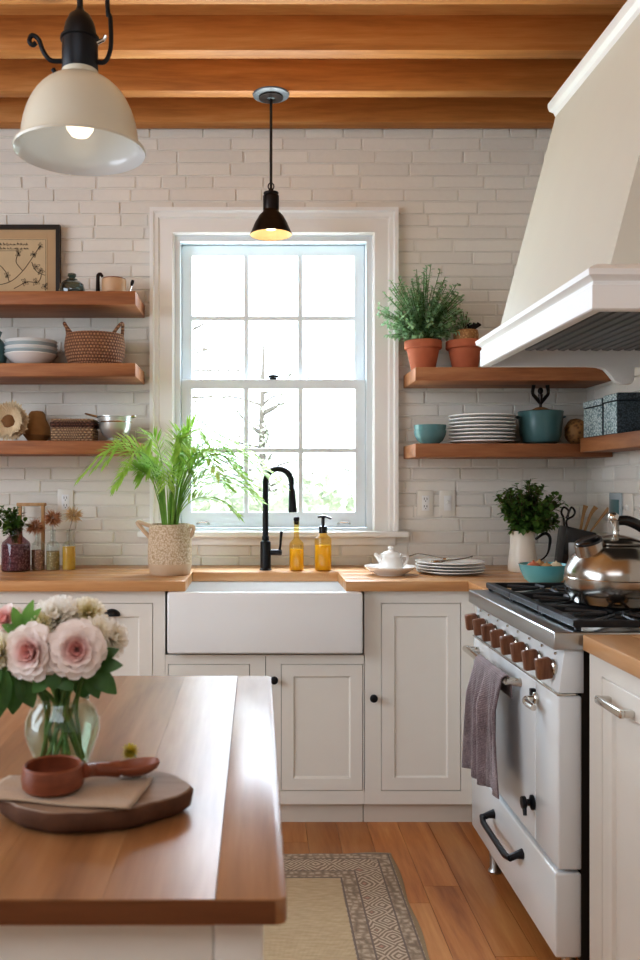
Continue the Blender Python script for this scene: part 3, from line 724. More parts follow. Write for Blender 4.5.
MB().tube([(x-.072*math.cos(a), d-.072*math.sin(a), ZL3+.085) for a in [k*PI/20 for k in range(-20, 21)]], .003, 6).build('wire_ring', M['chrome'], r)

# right lower shelf: teal bowls, plate stack, teal pot, wicker ball
d = 3.72; x = X(430, d)
for i, l in enumerate(('lower small teal bowl at left end of the plate shelf', 'upper small teal bowl, nested, at left end of the plate shelf')):
    zz = ZRL + i*.024
    o = MB().lathe([(0, 0), (.034, 0), (.036, .004), (.055, .018), (.067, .042), (.07, .062), (.067, .062), (.063, .044), (.05, .024), (0, .014)], (x, d, zz), 36).build('bowl', M['teal'], origin=(x, d, zz)); tag(o, l, 'bowl', 'small teal bowls')
x = X(482, d)
OR = ['topmost', 'second', 'third', 'fourth', 'fifth', 'sixth', 'seventh', 'eighth']
for i in range(8):
    zz = ZRL + i*.0158; R = .142 if i else .138
    o = MB().lathe([(0, 0), (.085, 0), (.087, .003), (.1, .006), (R-.004, .0118), (R, .0130), (R-.0005, .0172), (R-.004, .018), (.1, .012), (.09, .0068), (0, .006)], (x, d, zz), 48).build('dinner_plate', M['ceramic'], origin=(x, d, zz))
    tag(o, ('topmost white plate of the tall stack on the right shelf' if i == 7 else 'bottom white plate of the tall stack on the right shelf' if i == 0 else OR[7-i] + ' white plate from the top, tall stack on right shelf'), 'plate', 'white plates stacked on the right shelf')
x = X(540.5, d); r = thing('teal_pot', 'round teal stoneware pot with straw lid on right shelf', 'pot', (x, d, ZRL))
MB().lathe([(0, 0), (.055, 0), (.075, .012), (.086, .04), (.091, .09), (.0945, .135), (.097, .143), (.093, .146), (.09, .14), (.086, .09), (0, .08)], (x, d, ZRL), 40).build('body', M['dteal'], r)
MB().lathe([(0, .139), (.089, .139), (.08, .146), (.04, .153), (.018, .163), (.0, .165)], (x, d, ZRL), 32).build('straw_lid', M['cork'], r)
for s in (-1, 1): MB().tube([(x+s*.09, d-.02, ZRL+.118), (x+s*.102, d-.012, ZRL+.122), (x+s*.102, d+.012, ZRL+.122), (x+s*.09, d+.02, ZRL+.118)], .005, 8).build('lug', M['dteal'], r)
m = MB(); zz = ZRL+.16
m.tube([(x, d, zz), (x, d, zz+.03), (x, d, zz+.06)], [.006, .007, .011], 10)
for s in (-1, 1): m.tube([(x, d, zz+.02), (x+s*.02, d, zz+.045), (x+s*.034, d, zz+.065), (x+s*.03, d, zz+.1)], [.007, .008, .0065, .008], 10, smooth=4)
m.ball((x, d, zz+.075), .012, 2, (1, 1, 1.3))
m.build('forked_finial', M['bronze'], r)
xw = X(576, 3.72); zz = ZRL
tag(MB().ball((xw, 3.72, zz+.058), .058, 3, (.85, .8, 1), .08).build('wicker_ball', M['wick'], origin=(xw, 3.72, zz)), 'brown woven ball between the teal pot and grey boxes', 'ornament')

# boxes on the right-wall shelf
for (y0, y1, h, l) in [(3.345, 3.535, .15, 'textured blue-grey box on right wall shelf, farther one beside wicker ball'), (3.205, 3.33, .155, 'textured blue-grey box on right wall shelf, nearer one with shaded front')]:
    r = thing('storage_box', l, 'box', (1.42, (y0+y1)/2, ZRW), 'grey textured boxes')
    MB().box(1.354, XR-.012, y0, y1, ZRW, ZRW+h-.03, .004).build('body', M['box_shaded'], r)
    MB().box(1.352, XR-.011, y0-.002, y1+.002, ZRW+h-.029, ZRW+h, .004).build('lid', M['box_shaded'], r)
    MB().box(1.3505, 1.3535, y0+.003, y1-.003, ZRW+.003, ZRW+h-.032, .001).build('lit_side', M['box'], r)  # paler panel paints the lit left side onto the shaded body
    MB().box(1.3485, 1.3515, y0+.001, y1-.001, ZRW+h-.027, ZRW+h-.003, .001).build('lit_lid_side', M['box'], r)

# terracotta pots
def terracotta(x, d, z, Rt, h, label, fine):
    r = thing('potted_plant', label, 'plant', (x, d, z), 'terracotta pots on the upper right shelf')
    MB().lathe([(0, 0), (Rt*.64, 0), (Rt*.66, .003), (Rt*.9, h*.72), (Rt*1.0, h*.73), (Rt*1.04, h*.76), (Rt*1.04, h-.004), (Rt*1.0, h), (Rt*.93, h), (Rt*.9, h*.8), (0, h*.8)], (x, d, z), 40).build('pot', M['terra'], r)
    MB().lathe([(0, h*.9), (Rt*.6, h*.89), (Rt*.91, h*.86), (Rt*.9, h*.81), (0, h*.81)], (x, d, z), 28).build('soil', M['soil'], r)
    return r
d = 3.715; x = X(423, d); h = (367-337)*d/F
r = terracotta(x, d, ZRU, .078, h, 'terracotta pot with large airy grey-green herb bush', True)
st, fo = bush((x, d, ZRU+h*.9), (x-.008, d-.01, ZRU+h+.15), (.205, .13, .19), 150, .02, .0125, 26, 3.855, 11, .2)
st.build('stems', M['stem'], r); fo.build('foliage', M['sage'], r)
x = X(465, d)
r = terracotta(x, d, ZRU, .08, h, 'terracotta pot with cork insert and small succulent, beside hood', False)
MB().lathe([(0, h*.88), (.052, h*.88), (.054, h+.03), (.05, h+.046), (0, h+.044)], (x+.004, d, ZRU), 24).build('cork_insert', M['cork'], r)
st, fo = bush((x, d, ZRU+h+.045), (x-.01, d, ZRU+h+.085), (.055, .05, .05), 14, .02, .012, 9, 3.85, 12, .2)
st.build('stems', M['twig'], r); fo.build('foliage', M['sage'], r)
m = MB()
for k in range(7): m.tube([(x+.02, d-.01, ZRU+h+.04), (x+.012+k*.006, d-.02, ZRU+h+.06), (x+.008+k*.009, d-.02, ZRU+h+.07+.006*(k % 2))], [.004, .005, .006], 8)
m.build('dark_buds', M['bronze'], r)

# ------------------------------------------------------------------ wall plates
def outlet(px, py, label, kind, cat):
    x, z = X(px, DW), Z(py, DW); y = DW-.0055
    r = thing('wall_outlet' if kind == 'o' else 'light_switch', label, cat, (x, y, z), None)
    MB().box(x-.036, x+.036, y-.0065, y, z-.057, z+.057, .003).build('cover_plate', M['plate_plastic'], r)
    MB().box(x-.017, x+.017, y-.0085, y-.0066, z-.034, z+.034, .0009).build('insert', M['trim'], r)
    if kind == 'o':
        for s in (-1, 1):
            m = MB()
            for q in (-1, 1): m.box(x+q*.006-.0012, x+q*.006+.0012, y-.0092, y-.0083, z+s*.017-.002, z+s*.017+.008)
            m.ball((x, y-.0085, z+s*.017-.008), .0026, 1); m.build('socket_holes', M['gap'], r)
    else: MB().box(x-.005, x+.005, y-.017, y-.0083, z-.003, z+.012, .002).build('toggle', M['ceramic'], r); 
outlet(66, 502, 'white power outlet on brick wall above the left bottles', 'o', 'outlet')
outlet(425, 503, 'white power outlet on brick wall, next to window casing', 'o', 'outlet')
outlet(447, 503, 'white wall switch on brick wall, right of the power outlet', 's', 'switch')
for (y0, y1, l, n) in [(3.49, 3.61, 'grey metal wall plate on right wall behind the kettle', 'g'), (3.385, 3.465, 'ivory switch plate on right wall beside grey plate', 's')]:
    xx = XR-.0055; z = Z(507, 3.5); yc = (y0+y1)/2
    r = thing('light_switch' if n == 's' else 'wall_panel_plate', l, 'switch' if n == 's' else 'wall plate', (xx, yc, z))
    MB().box(xx-.007, xx, y0, y1, z-.057, z+.057, .003).build('cover_plate', M['plate_plastic'] if n == 's' else M['bluegrey'], r)
    if n == 's': MB().box(xx-.017, xx-.0068, yc-.006, yc+.006, z-.012, z+.012, .002).build('toggle', M['ceramic'], r)
    else: MB().box(xx-.009, xx-.0068, y0+.02, y1-.02, z-.03, z+.03, .001).build('dark_screen', M['dteal'], r)

# ------------------------------------------------------------------ counter left: bottles
d = 3.62; x = X(16, d); r = thing('glass_jug', 'wide purple-tinted glass jug of dried lavender, left worktop', 'jug', (x, d, CT))
Rj = .06
MB().lathe([(0, 0), (Rj*.95, 0), (Rj, .005), (Rj, .11), (Rj*.93, .122), (.03, .145), (.026, .152), (.026, .172), (.03, .175), (.03, .18)], (x, d, CT), 36).build('body', M['purple'], r)
MB().lathe([(0, .005), (Rj*.93, .005), (Rj*.95, .01), (Rj*.95, .108), (0, .112)], (x, d, CT), 32).build('dried_lavender', M['lav'], r)
r2 = thing('herb_sprig', 'dark green leafy sprigs standing in the purple-tinted jug', 'plant', (x, d, CT+.115))
st, fo = bush((x, d, CT+.118), (x-.03, d, CT+.225), (.085, .07, .06), 34, .03, .018, 9, 3.85, 21, .4)
st.build('stems', M['stem'], r2); fo.build('foliage', M['darkleaf'], r2)
for px, fill, fl, lab, fmat, hh, lab2, dx in [(38, 'petalsdry', .085, 'clear glass bottle of pinkish dried petals, nearest purple jug', 'fluff', .15, 'rusty brown dried flower tuft in the bottle nearest purple jug', -.01),
                                      (53, 'herbs', .08, 'clear glass bottle of dried herbs, middle of three', 'fluff', .185, 'light brown dried flower tuft in the middle clear bottle', .0),
                                      (69, 'oil', .1, 'slim glass bottle of yellow oil beneath the wall outlet', 'fluff2', .2, 'pale straw dried flower tuft in the yellow oil bottle', .02)]:
    d = 3.66; x = X(px, d); rb = .029
    r = thing('glass_bottle', lab, 'bottle', (x, d, CT), 'small glass bottles on the left worktop')
    MB().lathe([(0, 0), (rb*.95, 0), (rb, .004), (rb, .1), (rb*.9, .112), (.012, .125), (.0105, .135), (.0105, .165), (.013, .168), (.013, .172)], (x, d, CT), 26).build('body', M['clear'], r)
    MB().lathe([(0, .003), (rb*.93, .003), (rb*.93, fl), (0, fl)], (x, d, CT), 24).build('filling', M[fill], r)
    r = thing('dried_flower', lab2, 'dried flower', (x, d, CT+.1), 'dried flowers in the bottles')
    c = Vector((x+dx, d-.005, CT+hh+.035)); MB().tube([(x, d, CT+.1), (x, d, CT+.16), c], .0012, 5).build('stem', M['twig'], r)
    m = MB(); rn = random.Random(px)
    for k in range(260):
        v = Vector((rn.gauss(0, 1), rn.gauss(0, 1), rn.gauss(0, .8))).normalized()
        m.leaf(c + v*.008, v, (rn.uniform(-1, 1), rn.uniform(-1, 1), .3), rn.uniform(.022, .04), .0042, .25, 2, .2)
    m.build('tuft', M[fmat], r)
d = 3.79; r = thing('wooden_handle_rack', 'small wooden rack with top bar behind the glass bottles', 'rack', (X(31, d), d, CT))
x0, x1, z1 = X(20, d), X(43, d), Z(506, d)
for xx in (x0, x1): MB().box(xx-.007, xx+.007, d-.009, d+.009, CT, z1, .002).build('upright', M['spoonwood'], r)
MB().box(x0-.014, x1+.014, d-.01, d+.01, z1, z1+.014, .003).build('top_bar', M['spoonwood'], r)

# palm
d = 3.49; x = X(170, d); r = thing('potted_palm', 'bright green feathery palm in textured beige pot left of sink', 'plant', (x, d, CT))
hp = .205
MB().lathe([(0, .045), (.0885, .045), (.0895, .06), (.09, .1), (.086, .17), (.085, hp-.004), (.082, hp), (.077, hp), (.077, hp-.02), (0, hp-.02)], (x, d, CT), 44).build('pot', M['palmpot'], r)
MB().lathe([(0, 0), (.078, 0), (.083, .006), (.0885, .045), (0, .045)], (x, d, CT), 44).build('pot_base', M['palmbase'], r)
for s in (-1, 1): MB().tube([(x+s*.08, d-.015, CT+.15), (x+s*(.115 if s < 0 else .094), d-.02, CT+(.19 if s < 0 else .17)), (x+s*(.128 if s < 0 else .097), d-.02, CT+hp+(.008 if s < 0 else -.012)), (x+s*.075, d-.018, CT+hp-.008)], .0085, 8, smooth=5).build('handle', M['palmbase'], r)
MB().lathe([(0, hp-.012), (.07, hp-.013), (.076, hp-.019), (0, hp-.019)], (x, d, CT), 24).build('soil', M['soil'], r)
rn = random.Random(31); fo = MB(); st = MB(); zb_ = CT+hp-.014
fr_ = [(2*PI*i/12*1.618*3, .25 + .95*((i*7) % 12)/12, rn.uniform(.27, .46)) for i in range(12)]
fr_ += [(PI*1.02, 1.35, .46), (PI*.97, 1.15, .46), (PI*1.1, 1.0, .45), (.02, 1.2, .46), (-.25, 1.3, .44), (-.1, .9, .47), (.05, 1.55, .42), (PI*1.3, 1.2, .42), (PI*1.7, 1.2, .42), (.0, 1.7, .30), (-.3, 1.6, .33), (.1, 1.3, .36), (-.2, .8, .44), (-.45, 1.1, .4), (PI*1.0, 1.1, .33), (PI*1.15, 1.2, .33), (PI*1.8, .5, .46), (-.5, 2.0, .22), (PI*1.5, 1.0, .3), (PI*1.6, .6, .42)]
for az, sp, L in fr_:
    ca, sa = math.cos(az), math.sin(az)
    sa *= .25 if sa > 0 else .7
    b0 = Vector((x + ca*.022, d + sa*.022, zb_))
    out = L*(.44 if ca < 0 else .54)*sp; hgt = L*(1.02 - .17*sp)
    p = [b0, b0+Vector((ca*out*.12, sa*out*.12, hgt*.42)), b0+Vector((ca*out*.42, sa*out*.42, hgt*.78)), b0+Vector((ca*out*.85, sa*out*.85, hgt*(1.0-.10*sp))), b0+Vector((ca*out*1.22, sa*out*1.22, hgt*(1.0-.30*sp)))]
    pts = catmull(p, 10); n = len(pts); st.tube(pts, [.0026*(1-.75*k/n) for k in range(n)], 5, cap=False)
    for k in range(int(n*.40), n):
        for sub in (0,):
            if k % 3 == 2: continue
            a = pts[k]; dr = (pts[min(k+1, n-1)]-pts[k-1]).normalized()
            u = (k/n - .36)/.64; ll = .092*(1 - .6*abs(u-.35)) * rn.uniform(.85, 1.1)
            for s in (-1, 1):
                sd = dr.cross(Vector((0, 0, 1))); sd = sd.normalized()*s if sd.length > .05 else Vector((s, 0, 0))
                if abs(sd.x) < .5: sd = (sd + Vector((0, 0, .55*s))).normalized()
                dd = (dr*(.55+.75*u) + sd*.85 + Vector((0, 0, .10+rn.uniform(-.1, .12)))).normalized()
                q = a + dd*ll; ymax = 3.555 if q.x < -.47 else 3.80
                if q.y > ymax: dd.y -= (q.y-ymax)/ll
                fo.leaf(a, dd, (Vector((0, 0, 1))+Vector((0, -.5, 0))), ll, .0085 if ca < .2 else .0115, .12, 3, .25)
for k in range(14):
    a = rn.uniform(0, 2*PI); st.tube([(x+.03*math.cos(a), d+.03*math.sin(a), zb_), (x+.045*math.cos(a), d+.04*math.sin(a), zb_+.09), (x+.07*math.cos(a), d+.06*math.sin(a), zb_+.17)], [.0035, .003, .0015], 5, cap=False)
fo.build('fronds', M['palm'], r); st.build('stalks', M['palmstem'], r)

# counter right of the sink: dish + creamer, plate stack, cutlery
d = 3.46; x = X(390, d)
tag(MB().lathe([(0, 0), (.055, 0), (.058, .004), (.085, .018), (.104, .033), (.106, .036), (.102, .036), (.082, .023), (.055, .009), (0, .008)], (x, d, CT), 44).build('shallow_dish', M['ceramic'], origin=(x, d, CT)), 'shallow white dish under the little creamer', 'dish')
x = X(391, d); zz = CT+.0082; r = thing('creamer', 'small white lidded ceramic creamer standing in shallow dish', 'jug', (x, d, zz))
MB().lathe([(0, 0), (.038, 0), (.047, .012), (.05, .03), (.045, .052), (.039, .064), (.043, .078), (.04, .078), (.036, .066), (0, .05)], (x, d, zz), 32).build('body', M['ceramic'], r)
MB().lathe([(0, .072), (.038, .074), (.03, .085), (.012, .09), (.009, .095), (.013, .101), (.008, .108), (0, .109)], (x, d, zz), 24).build('lid', M['ceramic'], r)
MB().tube([(x-.04, d-.005, zz+.05), (x-.058, d-.005, zz+.07), (x-.066, d-.005, zz+.078)], [.013, .009, .006], 10).build('spout', M['ceramic'], r)
MB().tube([(x+.04, d, zz+.07), (x+.062, d, zz+.068), (x+.064, d, zz+.045), (x+.047, d, zz+.025)], .005, 8, smooth=4).build('handle', M['ceramic'], r)
d = 3.53; x = X(450, d)
for i, l in enumerate(('bottom white plate of the low stack on the worktop', 'second white plate from bottom, low stack on the worktop', 'third white plate from bottom, low stack on the worktop', 'topmost white plate of worktop stack, under the cutlery')):
    zz = CT + i*.0125; R = .142 - .004*(i == 0)
    o = MB().lathe([(0, 0), (.085, 0), (.087, .003), (.1, .005), (R-.004, .0092), (R, .0104), (R-.0005, .0136), (R-.004, .0142), (.1, .0096), (.09, .006), (0, .0055)], (x, d, zz), 48).build('dinner_plate', M['ceramic'], origin=(x, d, zz))
    tag(o, l, 'plate', 'white plates on the worktop')
zz = CT+.0125*3+.0145
r = thing('serving_spoon', 'silver spoon lying across the top worktop plate', 'spoon', (x, d, zz))
m = MB().tube([(x-.05, d-.06, zz+.003), (x+.0, d-.05, zz+.005), (x+.055, d-.04, zz+.012), (x+.085, d-.035, zz+.019)], [.004, .0035, .003, .004], 8, smooth=4); m.build('handle', M['chrome'], r)
MB().ball((x-.066, d-.063, zz+.001), .024, 2, (1.3, .8, .28)).build('bowl', M['chrome'], r)
r = thing('fork', 'silver fork resting from the worktop plates toward the dish', 'fork', (x-.1, d, zz))
MB().tube([(x-.02, d+.01, zz+.004), (x-.08, d+.02, zz+.018), (x-.13, d+.02, zz+.024), (x-.165, d+.015, zz+.016)], [.0035, .003, .003, .004], 8, smooth=5).build('handle', M['chrome'], r)
m = MB()
m.tube([(x-.026, d+.011, zz+.004), (x-.014, d+.009, zz+.0035)], [.006, .007], 8)
for k in (-1, 0, 1): m.tube([(x-.018, d+.009+.004*k, zz+.0035), (x+.022, d+.006+.006*k, zz+.002)], .0014, 6)
m.build('tines', M['chrome'], r)

# pitcher with shrub
d = 3.6; x = X(522.5, d); r = thing('pitcher', 'white enamel pitcher with black handle holding a green bush', 'pitcher', (x, d, CT))
MB().lathe([(0, 0), (.058, 0), (.06, .004), (.061, .02), (.052, .1), (.05, .14), (.055, .168), (.057, .172), (.053, .172), (.046, .14), (.048, .1), (.056, .02), (0, .012)], (x, d, CT), 36).build('body', M['cream'], r)
MB().tube([(x+.05, d-.012, CT+.135), (x+.085, d-.02, CT+.16), (x+.105, d-.022, CT+.15), (x+.108, d-.022, CT+.12), (x+.095, d-.02, CT+.07), (x+.056, d-.01, CT+.035)], [.005, .0065, .0065, .006, .0035, .003], 10, smooth=5).build('handle', M['blackgloss'], r)
r2 = thing('leafy_branches', 'dense dark green leafy branches arranged in the white pitcher', 'plant', (x, d, CT+.03))
xc = X(527, d)
st, fo = bush((x, d, CT+.15), (xc, d-.02, CT+.27), (.15, .13, .125), 140, .027, .019, 22, 3.85, 41, .15)
st.build('stems', M['twig'], r2); fo.build('foliage', M['darkleaf'], r2)

# turquoise bowl with bulbs
d = 3.1; x = X(544, d); r = thing('bowl', 'turquoise bowl of brown bulbs on the worktop behind the range', 'bowl', (x, d, CT))
r = tag(MB().lathe([(0, 0), (.045, 0), (.047, .005), (.07, .025), (.083, .055), (.088, .075), (.09, .078), (.085, .078), (.08, .056), (.066, .03), (0, .012)], (x, d, CT), 44).build('bowl', M['turq'], origin=(x, d, CT)), 'turquoise bowl of brown bulbs on the worktop behind the range', 'bowl')
for o in [o for o in COL.objects if o.type == 'EMPTY' and o.name == 'bowl.001' or (o.type == 'EMPTY' and o.name.startswith('bowl'))]: bpy.data.objects.remove(o)
bl = ['brown shallot at the left rim of the turquoise bowl', 'russet shallot at the middle front of the turquoise bowl', 'pale onion near the right rim of the turquoise bowl', 'brown shallot at the back of the turquoise bowl']
for i, (dx, dy, rr, mm) in enumerate([(-.042, -.012, .026, 'terra'), (.0, -.03, .024, 'gourd'), (.042, -.005, .025, 'dried'), (-.005, .035, .026, 'gourd')]):
    c = (x+dx, d+dy, CT+.042)
    o = MB().lathe([(0, 0), (rr*.6, rr*.15), (rr, rr*.8), (rr*.9, rr*1.25), (rr*.55, rr*1.6), (rr*.16, rr*1.75), (rr*.1, rr*1.95), (0, rr*1.97)], c, 20).build('onion', M[mm], origin=c); tag(o, bl[i], 'onion', 'onions in the turquoise bowl')

# knife block with utensils
d = 3.66; x = X(573, d); r = thing('utensil_holder', 'black tapered utensil holder in the corner behind the kettle', 'utensil holder', (x, d, CT))
m = MB().prism([(x-.07, CT), (x+.05, CT), (x+.085, CT+.16), (x-.045, CT+.19)], d-.05, d+.05, 'y', .006); m.build('block', M['blackgloss'], r)
MB().box(x-.038, x-.004, d-.0535, d-.0505, CT+.04, CT+.12, .001).build('label_plate', M['steel'], r)
ux = x
m = MB(); m.tube([(ux-.035, d, CT+.16), (ux-.04, d, CT+.22), (ux-.05, d, CT+.245), (ux-.04, d, CT+.268), (ux-.02, d, CT+.255), (ux-.022, d, CT+.235), (ux-.03, d, CT+.22)], .0045, 8, smooth=4)
m.tube([(ux-.02, d, CT+.16), (ux-.028, d, CT+.21), (ux-.0, d, CT+.23), (ux+.008, d, CT+.25), (ux-.006, d, CT+.268), (ux-.018, d, CT+.245), (ux-.022, d, CT+.225)], .0045, 8, smooth=4)
tag(m.build('scissors', M['blackgloss'], origin=(ux-.03, d, CT+.16)), 'black kitchen scissors, handles up, in the black holder', 'scissors')
for i, (a, b, c, l) in enumerate([((.03, .0, .16), (.045, 0, .24), (.055, 0, .275), 'pale wooden spoon, leftmost beside scissors in black holder'), ((.05, .01, .155), (.075, 0, .235), (.095, -.01, .27), 'wooden spatula, middle of the black holder utensils'), ((.065, .0, .15), (.11, -.01, .215), (.145, -.02, .265), 'wooden stirrer leaning farthest right in the black holder')]):
    P = [Vector((ux, d, CT)) + Vector(v) for v in (a, b, c)]
    m = MB().tube([P[0], P[1], P[2]], [.0055, .007, .011], 10, smooth=4, flat=.7); tag(m.build('wooden_spoon', M['spoonwood'], origin=P[0]), l, 'spoon', 'wooden utensils in the black holder')

# ------------------------------------------------------------------ range
XF, RY0, RY1 = .75, 2.125, 2.965
rg = thing('range_cooker', 'white enamel range cooker with steel top and wood knobs', 'range', (1.1, 2.55, 0))
MB().box(XF+.0665, XR-.03, RY0+.022, RY1-.004, .1, .8945, .004).build('body', M['range'], rg)
MB().box(.736, XR-.02, RY0-.008, RY1+.008, .895, .9395, .005, 3).build('cooktop', M['steel'], rg)
MB().prism([(XF+.016, .8945), (XF+.002, .785), (XF+.0655, .785), (XF+.0655, .8945)], RY0+.004, RY1-.002, 'y', .003).build('control_panel', M['range'], rg)
MB().box(XF-.002, XF+.05, RY0+.003, RY1-.002, .7795, .7845, .001).build('trim_strip', M['chrome'], rg)
nx = Vector((-1, 0, -.13)).normalized()
for i in range(8):
    y = 2.905 - i*(2.905-2.175)/7; c = Vector((XF+.0095, y, .842))
    bz = MB().cyl(c, c+nx*.012, .021, 20, .003).build('knob', M['chrome'], rg)
    mt = Matrix.Translation(c + nx*.03) @ Matrix.Rotation(-.13, 4, 'Y') @ Matrix.Rotation(random.uniform(-.12, .12), 4, 'X')
    MB().box(-.02, .0195, -.0125, .0125, -.027, .027, .006, 3, mat=mt).build('wooden_grip', M['knobwood'], bz)
    MB().ball((XF+.0105, y+.0, .876), .0045, 1).build('indicator_stud', M['chrome'], rg)
dz0, dz1 = .345, .778
ysp = 2.303
od = MB().box(XF, XF+.06, ysp+.002, RY1-.004, dz0, dz1, .006, 3).build('oven_door', M['range'], rg)
nd = MB().box(XF, XF+.06, RY0+.002, ysp-.002, dz0, dz1, .006, 3).build('side_door', M['range'], rg)
dw = MB().box(XF-.006, XF+.06, RY0+.004, RY1-.004, .125, .336, .006, 3).build('drawer', M['range'], rg)
MB().box(XF+.0602, XF+.066, RY0+.008, RY1-.01, .11, .785, 0).build('shadow_gap', M['gap'], rg, smooth=False)
MB().box(XF+.0665, XR-.04, RY0+.018, RY0+.0215, .105, .89).build('shadow_gap', M['gap'], rg, smooth=False)
hb = MB().tube([(.708, 2.42, .748), (.708, 2.9, .748)], .0105, 14).build('towel_bar', M['chrome'], od)
for y in (2.43, 2.89): MB().tube([(XF+.001, y, .742), (.722, y, .746), (.708, y, .748)], [.014, .011, .0125], 12).build('bracket', M['chrome'], od)
m = MB(); m.cyl((XF, 2.283, .735), (XF-.012, 2.283, .735), .016, 18, .002); m.tube([(XF-.01, 2.283, .735), (XF-.03, 2.283, .732), (XF-.036, 2.262, .728), (XF-.034, 2.21, .728)], [.008, .009, .009, .008], 10, smooth=4)
m.build('latch_handle', M['chrome'], nd)
m = MB(); m.box(XF-.014, XF+.001, 2.295, 2.312, .722, .756, .003); m.build('latch_catch', M['black'], od)
m = MB(); m.lathe([(0, 0), (.02, 0), (.02, .006), (.009, .01), (.009, .018), (.017, .022), (.016, .032), (0, .035)], (XF, 2.318, .443), 18, mat=Matrix.Rotation(-PI/2, 4, 'Y')); m.tube([(XF-.025, 2.318, .443), (XF-.028, 2.30, .415)], [.007, .005], 8); m.build('door_knob', M['black'], od)
xd = XF-.006
dh = MB().tube([(xd-.036, 2.685, .262), (xd-.042, 2.65, .256), (xd-.042, 2.42, .256), (xd-.036, 2.385, .262)], .009, 12).build('drawer_handle', M['black'], dw)
for y in (2.68, 2.39): MB().tube([(xd+.001, y, .272), (xd-.02, y, .268), (xd-.036, y, .261)], [.015, .01, .0095], 12).build('bracket', M['black'], dh)
for lx, ly in ((.80, RY0+.07), (.80, RY1-.09), (1.4, RY0+.07), (1.4, RY1-.09)):
    MB().lathe([(0, 0), (.02, 0), (.022, .006), (.016, .015), (.018, .1), (0, .1)], (lx, ly, 0), 16).build('leg', M['steel'], rg)
gw = (RY1-RY0-.03)/3
for g in range(3):
    y0 = RY0+.012 + g*(gw+.004); y1 = y0+gw; x0, x1 = .792, 1.40; zt0, zt1 = .9395, .966
    m = MB(); 
    m.plate(x0, x1, y0, y1, [(x0+.028, x1-.016, y0+.014, y1-.014)], 0, .018)
    bmesh.ops.transform(m.b, matrix=Matrix(((1, 0, 0, 0), (0, 0, 1, 0), (0, -1, 0, zt1), (0, 0, 0, 1))), verts=m.b.verts)
    gr = m.build('grate', M['iron'], rg, smooth=False)
    bv = gr.modifiers.new('edge', 'BEVEL'); bv.width = .003; bv.segments = 2
    for fx_ in (x0+.014, x1-.014):
        for fy_ in (y0+.01, y1-.01): MB().box(fx_-.007, fx_+.007, fy_-.007, fy_+.007, zt0, zt1-.017, .001).build('foot', M['iron'], gr)
    cy = (y0+y1)/2
    for cx in ((x0+x1)/2-.135, (x0+x1)/2+.15):
        for k in range(8):
            a = k*PI/4 + PI/8*0
            r0, r1 = .03, (.12 if k % 2 == 0 else .145)
            p0 = Vector((cx+r0*math.cos(a), cy+r0*math.sin(a), 0)); p1 = Vector((cx+r1*math.cos(a), cy+r1*math.sin(a), 0))
            p1.y = min(max(p1.y, y0+.008), y1-.008)
            MB().tube([(p0.x, p0.y, zt1-.004), (p1.x, p1.y, zt1-.008)], [.0045, .0065], 6).build('finger', M['iron'], gr)
        MB().lathe([(0, .0005), (.05, .0005), (.052, .004), (.04, .009), (.036, .01), (.036, .014), (.03, .018), (0, .019)], (cx, cy, .9395), 28).build('burner', M['iron'], rg)
        MB().lathe([(.038, 0.0095), (.046, .0095), (.046, .0075), (.038, .0075)], (cx, cy, .9405), 28).build('burner_ring', M['chrome'], rg)
    MB().box((x0+x1)/2+.0, (x0+x1)/2+.014, y0+.012, y1-.012, zt1-.017, zt1-.001, .002).build('cross_bar', M['iron'], gr)

# towel
m = MB(); t = bmesh.new(); NU, NV = 46, 40; ya, yb = 2.425, 2.715; grid = []
for i in range(NU+1):
    u = i/NU; row = []
    for k in range(NV+1):
        v = k/NV                                          # 0 bottom back .. over bar .. 1 bottom front
        back = .05; arc = .045; front = .345; s = v*(back+arc+front)
        fl = 0
        if s < back: xx, zz, dep = .7225, .748-(back-s), (back-s)
        elif s < back+arc:
            a = (s-back)/arc*PI; xx, zz, dep = .708+.0145*math.cos(a), .748+.0145*math.sin(a), 0
        else: dep = s-back-arc; xx, zz = .6935, .748-dep
        w = min(1, dep/.1)
        fold = (math.sin(u*PI*2*3.2+.5)*.010 + math.sin(u*PI*2*1.3+1)*.008 + math.sin(u*PI*2*7+dep*9)*.003)*w
        if s < back: xx += fold*.25; xx = min(xx, .738)
        elif s >= back+arc: xx += -abs(fold)*1.3 - .004*w
        y = ya + (yb-ya)*u*(1+.0) ; y += (u-.35)*dep*.36 if s >= back+arc else 0
        zz += (.05*(u-.5)*(-1) if s > back+arc else 0)*(dep/front) + math.sin(u*9)*.006*(dep/front)
        row.append(t.verts.new((xx, y, zz)))
    grid.append(row)
for i in range(NU):
    for k in range(NV): t.faces.new((grid[i][k], grid[i+1][k], grid[i+1][k+1], grid[i][k+1]))
bmesh.ops.recalc_face_normals(t, faces=t.faces); m._merge(t)
o = m.build('dish_towel', M['towel'], origin=(.7, 2.57, .75), angle=80); sm = o.modifiers.new('thickness', 'SOLIDIFY'); sm.thickness = .003; sm.offset = 0
tag(o, 'mauve-grey woven towel draped over the oven door bar', 'towel')

